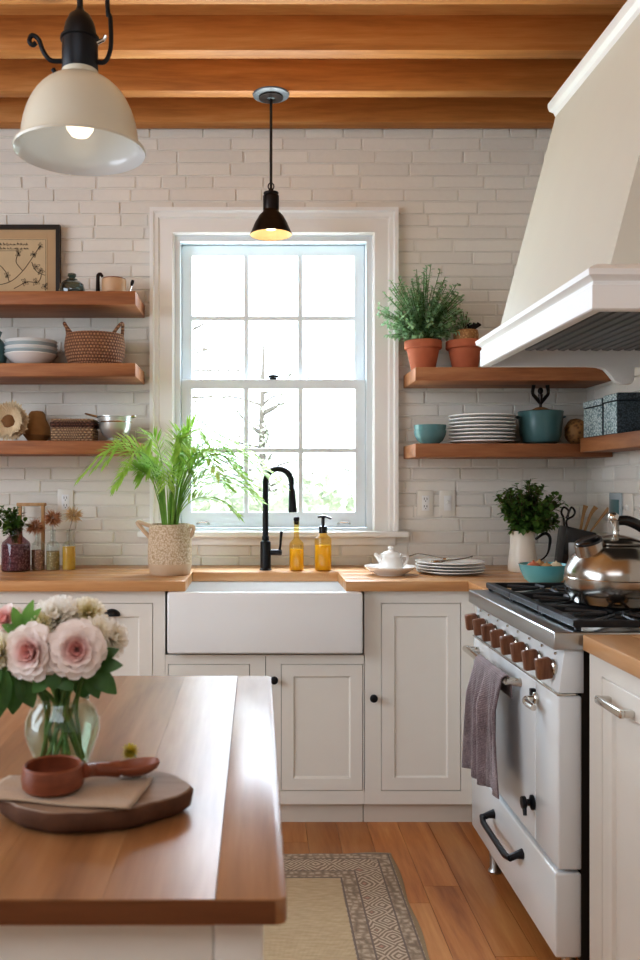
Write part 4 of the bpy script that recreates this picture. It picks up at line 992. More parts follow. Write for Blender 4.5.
# kettle
d = 2.44; x = X(616, d); zk = .966; r = thing('kettle', 'polished steel kettle with black handle on the range grate', 'kettle', (x, d, zk))
MB().lathe([(0, 0), (.1, 0), (.118, .004), (.134, .025), (.142, .055), (.142, .075), (.14, .077), (.14, .082), (.137, .1), (.122, .132), (.095, .158), (.07, .17), (.0, .172)], (x, d, zk), 64).build('body', M['polished'], r)
ld = MB().lathe([(.0, .171), (.074, .171), (.076, .175), (.07, .18), (.05, .188), (.02, .195), (0, .196)], (x, d, zk), 48).build('lid', M['polished'], r)
MB().lathe([(0, .195), (.013, .195), (.008, .199), (.007, .206), (.011, .21), (.0, .211)], (x, d, zk), 20).build('lid_knob', M['chrome'], ld)
sp = MB().tube([(x-.07, d-.02, zk+.125), (x-.082, d-.026, zk+.155), (x-.09, d-.03, zk+.178)], [.046, .042, .04], 28).build('spout', M['polished'], r)
MB().tube([(x-.0895, d-.03, zk+.1765), (x-.0915, d-.031, zk+.183), (x-.093, d-.0315, zk+.187)], [.0385, .037, .03], 28).build('spout_cap', M['blackgloss'], sp)
hd = MB().tube([(x+.0, d-.002, zk+.236), (x+.032, d-.006, zk+.236), (x+.075, d-.01, zk+.214), (x+.112, d-.012, zk+.178), (x+.13, d-.012, zk+.14)], [.013, .015, .015, .0135, .011], 14, smooth=6).build('handle', M['blackgloss'], r)
MB().tube([(x+.0, d, zk+.209), (x-.002, d-.001, zk+.222), (x-.004, d-.003, zk+.238)], [.008, .01, .016], 14).build('handle_post', M['chrome'], hd)
MB().ball((x-.009, d-.004, zk+.245), .0165, 2).build('post_ball', M['chrome'], hd)

# right cabinet
r = thing('base_cabinet', 'cream base cabinet with steel bar pull, in front of the range', 'cabinet', (.817, 2.098, 0), 'cream base cabinets')
r.rotation_euler = (0, 0, -PI/2); WL = 1.08
hx0, hx1, hz0, hz1 = .075, .56, .131, .852
MB().plate(0, WL, .08, .898, [(hx0, hx1, hz0, hz1), (.6, 1.05, hz0, hz1)], 0, .02).build('face_frame', M['cab'], r, smooth=False, local=True)
MB().box(.001, WL-.001, .0205, .67, .08, .898).build('carcass', M['cab'], r, smooth=False, local=True)
MB().box(.001, WL-.001, .03, .06, 0, .0795).build('toe_kick', M['toe'], r, smooth=False, local=True)
for a, b in ((hx0, hx1), (.6, 1.05)):
    dd = inset_door(r, a, b, hz0, hz1, .055, yf=0, local=True)
    cxx = .185 if a == hx0 else .82; zz = .808
    m = MB().box(cxx-.07, cxx+.07, -.034, -.022, zz-.008, zz+.010, .004, 3)
    for s in (-1, 1): m.box(cxx+s*.06-.009, cxx+s*.06+.009, -.026, 0, zz-.007, zz+.009, .003)
    m.build('bar_pull', M['chrome'], dd, local=True)

# ------------------------------------------------------------------ hood
hd = thing('range_hood', 'large cream plaster range hood with moulded skirt', 'range hood', (1.15, 2.55, 1.73))
HY0, HY1 = 2.07, 3.10; hx = .815
t = bmesh.new()
NB = 10; rows = []
for i in range(NB+1):
    u = i/NB; xx = .868 + (1.08-.868)*u; zz = 1.84 + (2.645-1.84)*u
    rows.append([t.verts.new(p) for p in ((xx, HY0+.03+.01*u, zz), (xx, HY1-.02, zz), (XR-.008, HY1-.02, zz), (XR-.008, HY0+.03+.01*u, zz))])
for a, b in zip(rows, rows[1:]):
    for i in range(4): t.faces.new((a[i], a[(i+1) % 4], b[(i+1) % 4], b[i]))
t.faces.new(rows[0]); t.faces.new(rows[-1]); bmesh.ops.recalc_face_normals(t, faces=t.faces)
m = MB(); m._merge(t); m.build('chimney_body', M['hood'], hd, angle=20)
def hollow_frame(m, prof):        # prof: list (offset outwards, z); three-sided moulded skirt closed at wall
    t = bmesh.new(); rows = []
    for off, z in prof:
        rows.append([t.verts.new(p) for p in ((XR-.008, HY0-off, z), (hx-off, HY0-off, z), (hx-off, HY1+off, z), (XR-.008, HY1+off, z))])
    rows.append(rows[0])
    for a, b in zip(rows, rows[1:]):
        for i in range(3): t.faces.new((a[i], a[i+1], b[i+1], b[i]))
    t.faces.new([r_[0] for r_ in rows[:-1]]); t.faces.new([r_[3] for r_ in rows[:-1]][::-1])
    bmesh.ops.recalc_face_normals(t, faces=t.faces); m._merge(t)
m = MB(); hollow_frame(m, [(-.025, 1.73), (.0, 1.73), (.004, 1.733), (.004, 1.79), (.0, 1.793), (.0, 1.80), (.006, 1.806), (.016, 1.812), (.018, 1.826), (.012, 1.83), (-.01, 1.843), (-.045, 1.852), (-.07, 1.853), (-.07, 1.80), (-.025, 1.80)])
m.build('skirt', M['trim'], hd, angle=25)
m = MB(); hollow_frame(m, [(-.2, 2.60), (-.2, 2.66), (-.235+.05, 2.665)]) if False else None
m = MB()
t = bmesh.new(); rows = []
for off, z in [(-.002, 2.63), (.004, 2.632), (.008, 2.646), (.02, 2.658), (.024, 2.673), (.024, 2.686), (-.01, 2.69)]:
    rows.append([t.verts.new(p) for p in ((XR-.008, HY0+.04-off, z), (1.08-off, HY0+.04-off, z), (1.08-off, HY1-.02+off, z), (XR-.008, HY1-.02+off, z))])
for a, b in zip(rows, rows[1:]):
    for i in range(4): t.faces.new((a[i], a[(i+1) % 4], b[(i+1) % 4], b[i]))
t.faces.new(rows[0]); t.faces.new(rows[-1]); bmesh.ops.recalc_face_normals(t, faces=t.faces); m._merge(t)
m.build('crown', M['trim'], hd, angle=25)
MB().box(1.30, XR-.008, HY0+.15, HY1-.15, 2.688, 2.905, .003).build('duct_cover', M['hood'], hd)
# baffle filter
m = MB(); 
m.box(hx+.026, XR-.01, HY0+.026, HY1-.026, 1.80, 1.806)
m.build('soffit', M['filter'], hd, smooth=False)
m = MB(); n = 22; fx0, fx1 = hx+.09, XR-.05; n = 14
fl = MB().plate(fx0-.02, fx1+.02, HY0+.05, HY1-.05, [(fx0, fx1, HY0+.07, HY1-.07)], 0, .01)
bmesh.ops.transform(fl.b, matrix=Matrix(((1, 0, 0, 0), (0, 0, 1, 0), (0, -1, 0, 1.797), (0, 0, 0, 1))), verts=fl.b.verts)
ff = fl.build('baffle_filter', M['filter'], hd, smooth=False)
for i in range(n):
    xx = fx0+(fx1-fx0)*(i+.5)/n
    MB().prism([(xx-.014, 1.794), (xx-.012, 1.780), (xx+.008, 1.778), (xx+.010, 1.782), (xx-.008, 1.785)], HY0+.072, HY1-.072, 'y')  .build('baffle', M['slat'], ff, smooth=False)
# curved bracket at far end
poly = [(a+.03, b) for a, b in [(1.16, 1.7305), (1.20, 1.728), (1.225, 1.72), (1.243, 1.70), (1.26, 1.678), (1.285, 1.667), (1.318, 1.667), (1.328, 1.68), (1.33, 1.7305)]]
MB().prism(poly, HY1-.025, HY1+.004, 'y', .002).build('bracket', M['trim'], hd, angle=50)

# ------------------------------------------------------------------ pendants
d = 1.75; x = X(80, d); zr = Z(153, d); R0 = .1325
r = thing('pendant_lamp', 'large cream enamel dome pendant hanging at upper left', 'pendant lamp', (x, d, zr))
c = (x, d, zr); H = .158
out = [(R0, 0), (R0+.0015, .004), (R0, .008), (R0*.93, .012)] + [(R0*.90*math.cos(a)**.8*1.0 if a < 1.5 else 0, .012 + (H-.012)*math.sin(a)) for a in [k*PI/2/14 for k in range(1, 13)]]
out = [p for p in out if p[0] > .036] + [(.037, H-.004), (.037, H+.008)]
sh = MB().lathe(out, c, 64).build('shade', M['shade'], r)
inn = [(R0, .0005)] + [(p[0]-.003, p[1]-.001) for p in out[3:-1]] + [(0, H-.01)]
MB().lathe(inn, c, 64).build('shade_lining', M['shade_in'], sh)
MB().lathe([(0, H+.004), (.0345, H+.004), (.0365, H+.008), (.0365, H+.07), (.04, H+.072), (.04, H+.077), (.033, H+.08), (.033, H+.09), (.03, H+.105), (.022, H+.122), (.01, H+.132), (.007, H+.14), (0, H+.14)], c, 32).build('socket_housing', M['black'], r)
MB().tube([(x, d, zr+H+.135), (x, d, 3.04)], .0062, 10).build('cord', M['cord'], r)
MB().tube([(x-.036, d, zr+H+.03), (x-.06, d, zr+H+.032), (x-.075, d, zr+H+.05), (x-.085, d, zr+H+.075), (x-.098, d, zr+H+.083), (x-.104, d, zr+H+.072), (x-.097, d, zr+H+.063), (x-.09, d, zr+H+.068)], .0048, 8, smooth=5).build('hook_arm', M['black'], r)
MB().tube([(x+.034, d, zr+H+.028), (x+.052, d, zr+H+.03), (x+.063, d, zr+H+.06), (x+.062, d, zr+H+.12), (x+.055, d, zr+H+.2), (x+.052, d, 3.04)], .0048, 8, smooth=5).build('support_rod', M['black'], r)
MB().tube([(x-.034, d-.01, zr+H+.0), (x-.048, d-.012, zr+H+.0), (x-.052, d-.012, zr+H+.008)], .005, 8).build('thumb_screw', M['black'], r)
MB().tube([(x+.036, d-.005, zr+H+.065), (x+.05, d-.008, zr+H+.07), (x+.054, d-.008, zr+H+.078)], .004, 8).build('thumb_screw', M['chrome'], r)
bz = .045
MB().lathe([(0, .0), (.018, .003), (.027, .015), (.029, .03), (.024, .05), (.015, .065), (.0135, .1), (0, .1)], (x, d, zr+bz-.012), 28).build('bulb', M['bulb'], r)
MB().cyl((x, d, 3.028), (x, d, 3.0395), .05, 32, .003).build('canopy', M['black'], r)
P1 = (x, d, zr+.01)
d = 3.516; x = X(271, d); zr = Z(235, d); zc = 2.91
r = thing('pendant_lamp', 'small black cone pendant hanging in front of the window', 'pendant lamp', (x, d, zr))
c = (x, d, zr)
sh = MB().lathe([(.086, 0), (.087, .003), (.085, .006), (.078, .022), (.066, .05), (.05, .078), (.036, .092), (.032, .098), (.032, .105)], c, 44).build('shade', M['bronze'], r)
MB().lathe([(.0855, .0008), (.076, .021), (.064, .048), (.048, .076), (.034, .09), (0, .094)], c, 44).build('shade_lining', paint('pale_gold_lining', '#e9c89a', .35, 9, .03, .02), sh)
MB().lathe([(0, .1), (.031, .1), (.033, .104), (.033, .16), (.028, .165), (.031, .17), (.031, .174), (.01, .178), (.01, .19), (0, .19)], c, 28).build('socket_housing', M['bronze'], r)
MB().tube([(x, d, zr+.187), (x, d, zc-.02)], .0055, 10).build('cord', M['cord'], r)
MB().tube([(x+.012*math.cos(a), d, zr+.2+.014*math.sin(a)) for a in [k*PI/8 for k in range(17)]], .0025, 6).build('ring', M['bronze'], r)
MB().lathe([(0, -.014), (.02, -.014), (.06, -.01), (.074, -.006), (.076, -.0005), (0, -.0005)], (x, d, zc), 44).build('canopy', paint('blue_grey_metal', '#5d666c', .4, 30, .1, .05), r)
MB().lathe([(.018, -.0145), (.05, -.0125), (.05, -.0165), (.018, -.019)], (x, d, zc), 36).build('canopy_ring', M['bronze'], r)
MB().lathe([(0, .02), (.02, .023), (.028, .038), (.024, .06), (.014, .08), (0, .085)], c, 20).build('bulb', M['bulb'], r)
P2 = (x, d, zr+.008)

# ------------------------------------------------------------------ island
IZ, ITH = .92, .0245
ix1, iy0, iy1 = .0285, .80, 1.727
isl = thing('kitchen_island', 'cream kitchen island with broad brown plank top', 'island', (-.5, 1.26, 0))
m = MB(); e = [ix1, X(215, .80), -.145, -.262, -.38, -.5, -.62, -.75, -.88, -1.02]
for b, a in zip(e, e[1:]):
    if b == ix1:
        t = bmesh.new(); bmesh.ops.create_cube(t, size=1)
        for v in t.verts: v.co = Vector(((a+b)/2+v.co.x*(b-a-.0006), (iy0+iy1)/2+v.co.y*(iy1-iy0), IZ-ITH/2+v.co.z*ITH))
        ed = [q for q in t.edges if abs(q.verts[0].co.z-q.verts[1].co.z) > .01 and q.verts[0].co.x > b-.01]
        bmesh.ops.bevel(t, geom=ed, offset=.01, segments=4, profile=.5, affect='EDGES')
        ed = [q for q in t.edges if abs(q.verts[0].co.z-q.verts[1].co.z) < .001 and q.calc_face_angle(0) > 1]
        bmesh.ops.bevel(t, geom=ed, offset=.0012, segments=2, profile=.5, affect='EDGES', clamp_overlap=True)
        m._merge(t, None, .15)
    else: m.box(a+.0002, b-.0002, iy0, iy1, IZ-ITH, IZ, rnd=random.random())
m.build('plank_top', M['island'], isl)
MB().box(-1.01, ix1-.0115, iy0-.0012, iy0-.0001, IZ-ITH+.0015, IZ-.0015).build('front_edge_shade', wood('shaded_edge_wood', '#4d2c18', '#6f4527', '#855735', 'x', 9, .45), isl, smooth=False)  # thin strip: shade on the front edge painted as darker wood
bx1 = .006
MB().box(-.99, bx1, iy0+.03, iy1-.04, .08, IZ-ITH-.0005, .002).build('cabinet_body', M['cab'], isl)
MB().box(-.95, bx1-.03, iy0+.07, iy1-.08, 0, .0795).build('toe_kick', M['toe'], isl, smooth=False)
for a, b in ((X(214, .82), bx1-.001), ):
    MB().box(a, b, iy0+.026, iy0+.0305, .081, IZ-ITH-.001, .0015).build('corner_post', M['cab'], isl)
MB().box(X(214, .82)-.85, X(214, .82)-.0015, iy0+.0275, iy0+.0305, .081, IZ-ITH-.001, .001).build('end_panel', M['cab'], isl)

# vase + flowers
d = 1.18; x = X(62.5, d); V0 = Vector((x, d, IZ))
r = thing('vase', 'clear glass belly vase of water on the island', 'vase', tuple(V0))
vp = [(0, 0), (.034, 0), (.036, .002), (.039, .012), (.046, .03), (.0515, .048), (.051, .062), (.045, .078), (.037, .087), (.035, .091), (.0365, .096), (.0355, .097), (.0335, .091), (.0355, .086), (.0435, .0765), (.0495, .062), (.05, .048), (.0445, .031), (.037, .013), (.033, .005), (0, .004)]
MB().lathe(vp, V0, 56).build('glass', M['vase'], r)
MB().lathe([(0, .0048), (.0325, .0052), (.0365, .013), (.044, .031), (.0495, .048), (.049, .062), (.0435, .075), (0, .075)], V0, 40).build('water', M['water'], r)
def W(px, py, d): return Vector((X(px, d), d, Z(py, d)))
def petal(m, c, q, L, w, curl, cup, seg=5):
    # q: rotation; petal grows along local +z then curls out along +x
    prev = None
    for i in range(seg+1):
        u = i/seg; ww = w*(math.sin(PI*(.12+.72*u))**.7)*.5
        if i == seg: ww *= .75
        row = []
        for s in (-1, -.5, 0, .5, 1):
            p = Vector((L*.18*u + curl*L*u*u + cup*ww*(0 if s == 0 else -(s*s)), s*ww, L*(u - .35*abs(curl)*u*u)))
            row.append(m.b.verts.new(c + q @ p))
        if prev:
            for a in range(4): m.b.faces.new((prev[a], prev[a+1], row[a+1], row[a]))
        prev = row
def rose(px, py, dd, R, label, facing, mat, group, seed, leaves=0):
    rn = random.Random(seed); c = W(px, py, dd); n = Vector(facing).normalized()
    r = thing('rose', label, 'flower', tuple(c), group)
    Q = n.to_track_quat('Z', 'Y').to_matrix()
    m = MB(); base = c - n*R*.55
    for lay, (k, tilt, L, w, curl, cup) in enumerate([(4, .05, .75, .55, .02, .6), (6, .22, .85, .7, .05, .5), (8, .42, .95, .8, .12, .4), (10, .64, 1.05, .85, .2, .3), (12, .9, 1.12, .85, .3, .25), (13, 1.18, 1.1, .8, .35, .2)]):
        for i in range(k):
            a = 2*PI*(i+.5*(lay % 2))/k + rn.uniform(-.12, .12)
            q = Q @ Matrix.Rotation(a, 3, 'Z') @ Matrix.Rotation(tilt + rn.uniform(-.07, .07), 3, 'Y')
            petal(m, base, q, L*R*rn.uniform(.92, 1.05), w*R, curl, cup)
    m.build('bloom', mat, r, angle=180)
    return r, base, n
def stemto(r, base, n, ang):
    foot = V0 + Vector((math.cos(ang)*.022, math.sin(ang)*.022, .008)); foot = V0 + Vector((math.cos(ang)*.029, math.sin(ang)*.024, .008)); rim = V0 + Vector((math.cos(ang*1.7)*.02, math.sin(ang*1.7)*.02, .09))
    rim.x = V0.x*.5 + rim.x*.5 + max(-.014, min(.014, (base.x-V0.x)*.3))
    MB().tube([foot, foot.lerp(rim, .5), rim, rim.lerp(base, .55)+Vector((0, 0, .008)), base], .003, 7, smooth=4).build('stem', M['stem'], r)
PG, WG = 'pink roses in the vase', 'white blooms in the vase'
for i, a in enumerate([(27, 652, 1.125, .0355, 'pink rose in vase, left of the two large front ones', (-.25, -1, .18), M['pink'], PG, 1),
          (76, 650, 1.12, .0355, 'pink rose in vase, right of the two large front ones', (.15, -1, .12), M['pink'], PG, 2),
          (3, 618, 1.17, .021, 'small pink rose at the upper left of the bouquet', (-.5, -1, .6), M['pink'], PG, 3)]):
    r, b, n = rose(*a); stemto(r, b, n, i*2.1+.3)
def mum(px, py, dd, R, label, facing, mat, seed, npet=90):
    rn = random.Random(seed); c = W(px, py, dd); n = Vector(facing).normalized(); r = thing('chrysanthemum', label, 'flower', tuple(c), WG)
    Q = n.to_track_quat('Z', 'Y').to_matrix(); m = MB(); base = c - n*R*.3
    for i in range(npet):
        f = (i+.5)/npet; tilt = .1 + 1.45*math.sqrt(f); a = i*2.39996
        q = Q @ Matrix.Rotation(a, 3, 'Z') @ Matrix.Rotation(tilt + rn.uniform(-.1, .1), 3, 'Y')
        petal(m, base + n*R*.25*(1-f), q, R*(.75+.3*f)*rn.uniform(.9, 1.08), R*.3, -.12, .5, 3)
    m.build('bloom', mat, r, angle=180); stemto(r, base, n, seed)
mum(56, 618, 1.185, .041, 'wide white flower topping the bouquet at centre', (0, -.9, .8), M['white_petal'], 4, 130)
mum(88, 613, 1.2, .030, 'cream-green flower at the upper right of the bouquet', (.3, -.8, .7), M['green_petal'], 5)
mum(113, 638, 1.19, .030, 'white flower at the far right of the bouquet', (.9, -.6, .3), M['white_petal'], 6)
mum(99, 630, 1.17, .024, 'small white flower between the cream-green and far-right ones', (.5, -.9, .4), M['white_petal'], 7, 60)
mum(40, 624, 1.165, .022, 'small white flower just above the left pink rose', (-.2, -.8, .8), M['green_petal'], 8, 70)
mum(-2, 652, 1.15, .032, 'cream flower cut by the left edge of the photo', (-.8, -.8, .2), M['green_petal'], 9)
def sprig(px, py, dd, leaves, label, mat, ang):
    r = thing('leaf_sprig', label, 'leaves', tuple(W(px, py, dd)), 'leaf sprigs in the vase')
    m = MB()
    for (a, b, L, w, dx, dz, dy) in leaves: m.leaf(W(a, b, dd), (dx, dy, dz), (0, -1, .5), L, w, .15, 6, .12)
    m.build('blades', mat, r); stemto(r, W(px, py, dd), None, ang)
sprig(22, 632, 1.16, [(22, 632, .036, .016, -.35, 1, -.1), (22, 632, .045, .017, .3, 1, 0), (23, 628, .036, .013, .75, .9, -.1), (22, 634, .03, .014, -.9, .5, -.2)], 'bright green upright sprig at upper left of the bouquet', M['sprig'], .9)
sprig(18, 672, 1.15, [(18, 672, .055, .032, -.1, -1, -.3), (20, 672, .05, .03, .45, -1, -.3), (14, 668, .05, .03, -1, -.5, -.2)], 'dark green leaves hanging left under the left rose', M['midleaf'], 2.2)
sprig(4, 668, 1.14, [(6, 668, .075, .036, -.25, -1, -.2), (2, 668, .07, .032, -.7, -.8, -.2)], 'long drooping dark leaves at far left of bouquet', M['midleaf'], 3.2)
sprig(90, 668, 1.16, [(90, 668, .05, .028, .8, -.65, -.3), (92, 666, .042, .022, 1, .1, -.2), (92, 662, .04, .02, .9, .5, -.1), (88, 672, .038, .022, .5, -1, -.4)], 'dark green leaves spreading right below the right rose', M['midleaf'], 4.4)
sprig(52, 668, 1.14, [(52, 666, .032, .026, .2, -1, -.5), (50, 672, .034, .024, -.7, -.8, -.4), (56, 672, .034, .024, .8, -.7, -.4), (54, 660, .03, .02, 0, 1, -.5)], 'dark green leaves between the two large roses', M['midleaf'], 5.3)
sprig(70, 675, 1.19, [(66, 676, .036, .024, -.2, -1, -.2), (76, 676, .036, .024, .5, -.9, -.1), (60, 670, .04, .024, -.6, .6, 0), (84, 668, .04, .024, .7, .5, 0)], 'dark green leaves behind the vase rim', M['midleaf'], 1.5)

# board, cloth, cup, spoon
d = 1.02; x = X(90, d); th_ = .021
bd = thing('serving_board', 'round live-edge wooden slab board on the island', 'board', (x, d, IZ))
def slab(rs, zs, m):
    t = bmesh.new(); rings = []
    for sc, z in zip(rs, zs):
        rg_ = []
        for k in range(72):
            a = 2*PI*k/72; kk = 1 + .035*math.sin(a*3+1) + .02*math.sin(a*7+2) + .014*noise.noise(Vector((k*.9, z*220, 3))) + .05*noise.noise(Vector((math.cos(a)*3, math.sin(a)*3, z*40)))
            if math.cos(a) > .75: kk += .05*(math.cos(a)-.75)*4
            rg_.append(t.verts.new((x+.112*kk*sc*math.cos(a), d+.078*kk*sc*math.sin(a), IZ+z)))
        rings.append(rg_)
    for a, b in zip(rings, rings[1:]):
        for k in range(72): t.faces.new((a[k], a[(k+1) % 72], b[(k+1) % 72], b[k]))
    t.faces.new(rings[0]); t.faces.new(rings[-1]); bmesh.ops.recalc_face_normals(t, faces=t.faces); m._merge(t); return m
slab([.84, .9, .98, 1.0, 1.005, .985], [0, .0015, .008, .016, .022, .0255], MB()).build('bark_rim', M['bark'], bd, angle=60)
slab([.98, .97], [.0255, .0272], MB()).build('face', M['boardtop'], bd)
zt = IZ + .0272
t = bmesh.new(); g = []
cx0 = x-.022; ang = R_(-8)
for i in range(25):
    row = []
    for k in range(19):
        u, v = i/24-.5, k/18-.5
        xx, yy = u*.18, v*.088*(1+.3*u) - .006
        X_, Y_ = xx*math.cos(ang)-yy*math.sin(ang), xx*math.sin(ang)+yy*math.cos(ang)
        row.append(t.verts.new((cx0+X_, d-.012+Y_, zt+.0016+.0018*(1+math.sin(u*9+v*5))*.5+.002*(1+math.sin(v*14+u*3))*.4)))
    g.append(row)
for i in range(24):
    for k in range(18): t.faces.new((g[i][k], g[i+1][k], g[i+1][k+1], g[i][k+1]))
m = MB(); m._merge(t); o = m.build('napkin', M['linen'], origin=(x, d, zt), angle=80); sm = o.modifiers.new('thickness', 'SOLIDIFY'); sm.thickness = .002; sm.offset = 0
tag(o, 'beige linen napkin folded flat on the slab board', 'napkin')
zc = zt+.0056; dc = 1.0; xc = X(53, dc)
cup_ = thing('wooden_cup', 'red-brown wooden cup with stub handle on the slab board', 'cup', (xc, dc, zc))
MB().lathe([(0, 0), (.031, 0), (.035, .004), (.0365, .014), (.0345, .027), (.0325, .029), (.0305, .027), (.032, .014), (.03, .007), (0, .006)], (xc, dc, zc), 44).build('bowl', M['redwood'], cup_)
sx_, sd_ = X(136, 1.04), 1.04
sp = thing('wooden_spoon', 'red-brown wooden spoon lying right of the wooden cup', 'spoon', (sx_, sd_, zc))
MB().lathe([(0, -1), (.5, -.87), (.85, -.5), (1, 0), (.96, .06), (.92, 0), (.78, -.42), (.45, -.75), (0, -.86)], (0, 0, 0), 36, mat=Matrix.Translation((sx_, sd_, zc+.0155)) @ Matrix.Rotation(R_(-7), 4, 'Y') @ Matrix.Diagonal((.030, .020, .0145, 1))).build('bowl', M['redwood'], sp, angle=80)
MB().tube([(sx_-.021, sd_-.004, zc+.0105), (sx_-.034, sd_-.012, zc+.0125), (sx_-.048, sd_-.022, zc+.016), (xc+.0365, dc-.001, zc+.0205)], [.0105, .0085, .0085, .0085], 14, smooth=5).build('handle', M['redwood'], sp)
# fallen yellow bloom
c = Vector((X(130, 1.2), 1.2, IZ+.013)); r = thing('chrysanthemum', 'tiny yellow-green bloom lying behind the slab board', 'flower', (c.x, c.y, IZ))
m = MB()
for i in range(70):
    a = i*2.39996; tl = math.acos(1-1.85*(i+.5)/70); q = Matrix.Rotation(a, 3, 'Z') @ Matrix.Rotation(tl, 3, 'Y'); petal(m, c, q, .0128*random.uniform(.8, 1.05), .0045, -.1, .3, 2)
m.build('bloom', M['yellow_petal'], r, angle=180); MB().tube([c, c+Vector((.006, .012, -.0115))], .0015, 6).build('stem', M['stem'], r)

# ------------------------------------------------------------------ rug
rcx, rcy, rhx, rhy = -.212, 2.41, .69, .61
def rugmat():
    t = NT('persian_rug_wool'); tc = t.n('ShaderNodeTexCoord'); sp = t.n('ShaderNodeSeparateXYZ'); t.l(tc.outputs['Object'], sp.inputs[0])
    ax = t.math('SUBTRACT', rhx, t.math('ABSOLUTE', sp.outputs[0])); ay = t.math('SUBTRACT', rhy, t.math('ABSOLUTE', sp.outputs[1]))
    e = t.math('MINIMUM', ax, ay)
    nv = t.n('ShaderNodeTexNoise'); nv.inputs['Scale'].default_value = 14; t.l(tc.outputs['Object'], nv.inputs['Vector'])
    wv = t.n('ShaderNodeVectorMath', operation='MULTIPLY_ADD'); t.l(nv.outputs['Color'], wv.inputs[0]); wv.inputs[1].default_value = (.035, .035, 0); t.l(tc.outputs['Object'], wv.inputs[2])
    vo = t.n('ShaderNodeTexVoronoi', distance='MANHATTAN'); vo.inputs['Scale'].default_value = 10.5; vo.inputs['Randomness'].default_value = .12; t.l(wv.outputs[0], vo.inputs['Vector'])
    v2 = t.n('ShaderNodeTexVoronoi', distance='CHEBYCHEV'); v2.inputs['Scale'].default_value = 42; v2.inputs['Randomness'].default_value = .5; t.l(wv.outputs[0], v2.inputs['Vector'])
    nz = t.noise(t.coord(), 60, 4); fine = t.noise(t.coord(), 420, 2)
    field = t.ramp(t.noise(t.coord((1, 4, 1)), 25, 4), [(.3, '#c9b189'), (.7, '#dcc8a2')])
    med = t.ramp(t.math('ADD', t.math('MULTIPLY', t.math('SINE', t.math('MULTIPLY', vo.outputs['Distance'], 34.0)), .5), t.math('ADD', .25, t.math('MULTIPLY', nz, .5))), [(.25, '#8f7a66'), (.5, '#b5a089'), (.8, '#dac9b0')])
    red = t.math('LESS_THAN', vo.outputs['Distance'], .11)
    med = t.mix(t.math('MULTIPLY', red, .55), med, lin('#b0604f'))
    grd = t.ramp(t.math('ADD', v2.outputs['Distance'], t.math('MULTIPLY', t.math('SUBTRACT', nz, .5), .5)), [(.15, '#d0bfa6'), (.35, '#aa967f'), (.6, '#8c7863')])
    def band(a, b): return t.math('MULTIPLY', t.math('GREATER_THAN', e, a), t.math('LESS_THAN', e, b))
    col = t.mix(t.math('GREATER_THAN', e, .205), grd, field)
    col = t.mix(band(.062, .15), col, med)
    for p in (.018, .06, .15, .2): col = t.mix(band(p-.003, p+.003), col, lin('#7d6d62'))
    col = t.mix(t.math('LESS_THAN', e, .013), col, lin('#a58e68'))
    w = t.n('ShaderNodeTexWave'); w.inputs['Scale'].default_value = 90; t.l(tc.outputs['Object'], w.inputs[0])
    col = t.mix(t.math('MULTIPLY', fine, .25), col, lin('#8d7c68'))
    t.bsdf(col, .95, 0, t.bump(t.math('ADD', fine, w.outputs['Fac']), .5, .004), sheen=.2); return t.m
t = bmesh.new(); g = []; NX, NY = 90, 80
for i in range(NX+1):
    row = []
    for k in range(NY+1):
        u, v = i/NX*2-1, k/NY*2-1
        xx = rhx*u + .004*math.sin(v*11)*abs(u)**4; yy = rhy*v + .006*math.sin(u*8)*abs(v)**4 + .003*math.sin(u*23)*abs(v)**6
        zz = .007 + .0025*noise.noise(Vector((u*4, v*4, 0))) if abs(u) < .999 and abs(v) < .999 else .0012
        row.append(t.verts.new((rcx+xx, rcy+yy, zz)))
    g.append(row)
for i in range(NX):
    for k in range(NY): t.faces.new((g[i][k], g[i+1][k], g[i+1][k+1], g[i][k+1]))
m = MB(); m._merge(t)
tag(m.build('rug', rugmat(), origin=(rcx, rcy, 0), angle=80), 'faded beige patterned rug on the wood floor before the sink', 'rug')

# ------------------------------------------------------------------ garden beyond the window
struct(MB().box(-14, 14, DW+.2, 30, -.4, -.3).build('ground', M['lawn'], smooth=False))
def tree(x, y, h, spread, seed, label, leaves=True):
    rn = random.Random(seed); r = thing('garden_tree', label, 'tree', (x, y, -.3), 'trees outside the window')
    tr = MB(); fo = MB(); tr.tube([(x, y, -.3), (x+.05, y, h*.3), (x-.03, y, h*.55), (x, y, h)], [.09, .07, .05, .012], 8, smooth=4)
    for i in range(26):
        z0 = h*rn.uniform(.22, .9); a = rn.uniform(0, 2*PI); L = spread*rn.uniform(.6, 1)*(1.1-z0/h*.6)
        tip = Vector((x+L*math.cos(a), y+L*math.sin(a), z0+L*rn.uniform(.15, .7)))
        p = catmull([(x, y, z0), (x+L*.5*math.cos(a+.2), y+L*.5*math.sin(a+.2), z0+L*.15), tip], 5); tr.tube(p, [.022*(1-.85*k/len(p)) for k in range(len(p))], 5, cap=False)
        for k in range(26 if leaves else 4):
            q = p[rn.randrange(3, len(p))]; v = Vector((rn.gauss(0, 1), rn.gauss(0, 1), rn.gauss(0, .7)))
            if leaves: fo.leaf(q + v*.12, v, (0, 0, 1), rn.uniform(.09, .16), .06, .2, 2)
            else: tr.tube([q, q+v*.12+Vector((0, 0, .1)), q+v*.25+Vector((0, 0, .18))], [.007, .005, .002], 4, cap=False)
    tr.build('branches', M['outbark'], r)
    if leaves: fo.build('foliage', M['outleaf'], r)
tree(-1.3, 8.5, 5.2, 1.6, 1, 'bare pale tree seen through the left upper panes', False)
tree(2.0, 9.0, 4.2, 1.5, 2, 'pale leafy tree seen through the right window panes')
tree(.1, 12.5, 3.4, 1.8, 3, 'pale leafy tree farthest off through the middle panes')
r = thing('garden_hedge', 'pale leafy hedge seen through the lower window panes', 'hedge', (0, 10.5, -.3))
fo = MB(); rn = random.Random(9); 
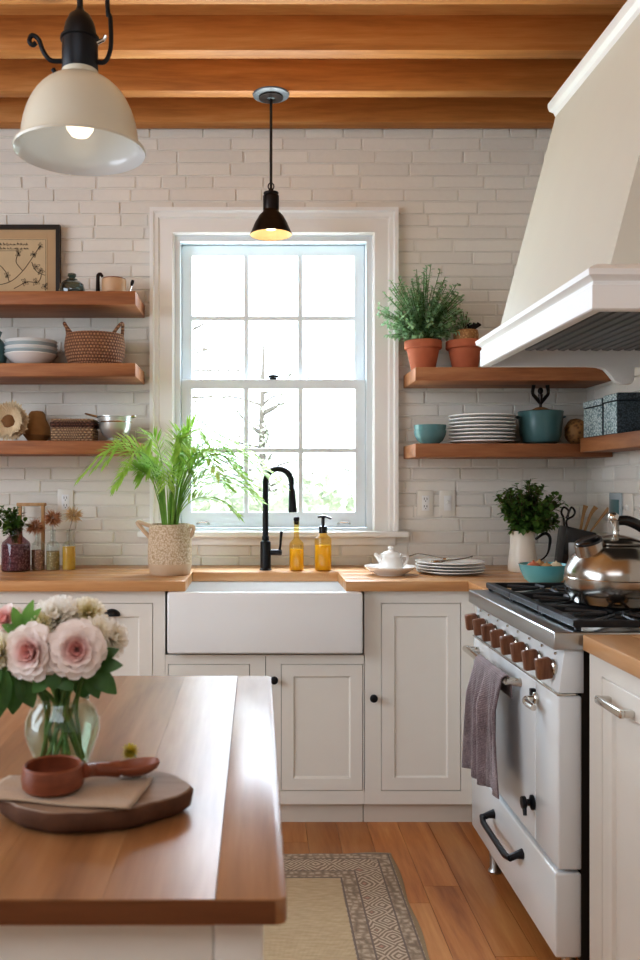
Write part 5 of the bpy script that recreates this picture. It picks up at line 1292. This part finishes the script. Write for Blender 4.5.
MB().box(-5, 5, 10.3, 10.9, -.31, 1.2, .2, 3).build('inner_branches', M['outleaf'], r)
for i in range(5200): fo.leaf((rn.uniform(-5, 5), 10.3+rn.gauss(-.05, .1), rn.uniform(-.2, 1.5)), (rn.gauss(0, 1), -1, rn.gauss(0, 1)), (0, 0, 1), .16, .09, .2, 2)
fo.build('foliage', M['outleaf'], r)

# ------------------------------------------------------------------ lights
w = bpy.data.worlds.new('World'); S.world = w; w.use_nodes = True; nt = w.node_tree; nt.nodes.clear()
bg = nt.nodes.new('ShaderNodeBackground'); ow = nt.nodes.new('ShaderNodeOutputWorld')
bg.inputs[0].default_value = (.84, .93, 1.0, 1); bg.inputs[1].default_value = 3.4; nt.links.new(bg.outputs[0], ow.inputs[0])
def lamp(kind, name, loc, target, energy, color, **kw):
    l = bpy.data.lights.new(name, kind); l.energy = energy; l.color = color
    for k, v in kw.items(): setattr(l, k, v)
    o = bpy.data.objects.new(name, l); COL.objects.link(o); o.location = loc
    if target is not None: o.rotation_euler = (Vector(target)-Vector(loc)).to_track_quat('-Z', 'Y').to_euler()
    return o
lamp('SUN', 'sun_light', (0, 0, 8), (1.0, 4.5, 2.0), 5.0, (1, .97, .9), angle=.05)
lamp('AREA', 'window_daylight_fill', (.1, 5.6, 3.7), (.1, 3.6, 1.3), 260, (.88, .95, 1), shape='RECTANGLE', size=2.6, size_y=1.6)  # unseen area lamp added outside to strengthen daylight through the window
lamp('AREA', 'side_fill_lamp', (-2.9, 1.35, 1.7), (.5, 1.7, 1.2), 58, (.88, .95, 1), shape='RECTANGLE', size=2.8, size_y=2.0)  # added fill lamp; the left wall has no window
lamp('AREA', 'rear_fill_lamp', (-.6, -.6, 2.85), (.0, 1.8, 1.2), 13, (.95, .97, 1), shape='RECTANGLE', size=2.0, size_y=1.2)  # fill lamp added behind the camera, no fixture there
lamp('AREA', 'beam_fill_lamp', (.1, 5.3, .15), (.05, 3.2, 2.7), 190, (1, .98, .92), shape='RECTANGLE', size=2.6, size_y=1.2)  # unseen lamp added below the sill to lift the beam undersides
lamp('POINT', 'pendant_bulb_light', (P1[0], P1[1], P1[2]-.02), None, .02, (1, .86, .66), shadow_soft_size=.03)
lamp('POINT', 'small_pendant_bulb_light', (P2[0], P2[1], P2[2]-.02), None, .1, (1, .78, .5), shadow_soft_size=.03)

# ------------------------------------------------------------------ camera
cd = bpy.data.cameras.new('camera'); cam = bpy.data.objects.new('camera', cd); COL.objects.link(cam)
cam.location = (0, 0, EYE); cam.rotation_euler = (PI/2, 0, 0)
cd.sensor_width = 36; cd.lens = F/960*36; cd.shift_x = (320-VX)/960; cd.shift_y = (VY-480)/960
cd.clip_start = .02; cd.dof.use_dof = True; cd.dof.focus_distance = 3.1; cd.dof.aperture_fstop = 7.0
S.camera = cam
S.view_settings.view_transform = 'Standard'; S.view_settings.look = 'Medium High Contrast'; S.view_settings.exposure = 0.5
S.view_settings.use_white_balance = True; S.view_settings.white_balance_temperature = 5950
S.cycles.use_denoising = True; S.cycles.max_bounces = 10; S.cycles.transparent_max_bounces = 24; S.cycles.sample_clamp_indirect = 6
for o in list(COL.objects):
    if '_w' in o: del o['_w']
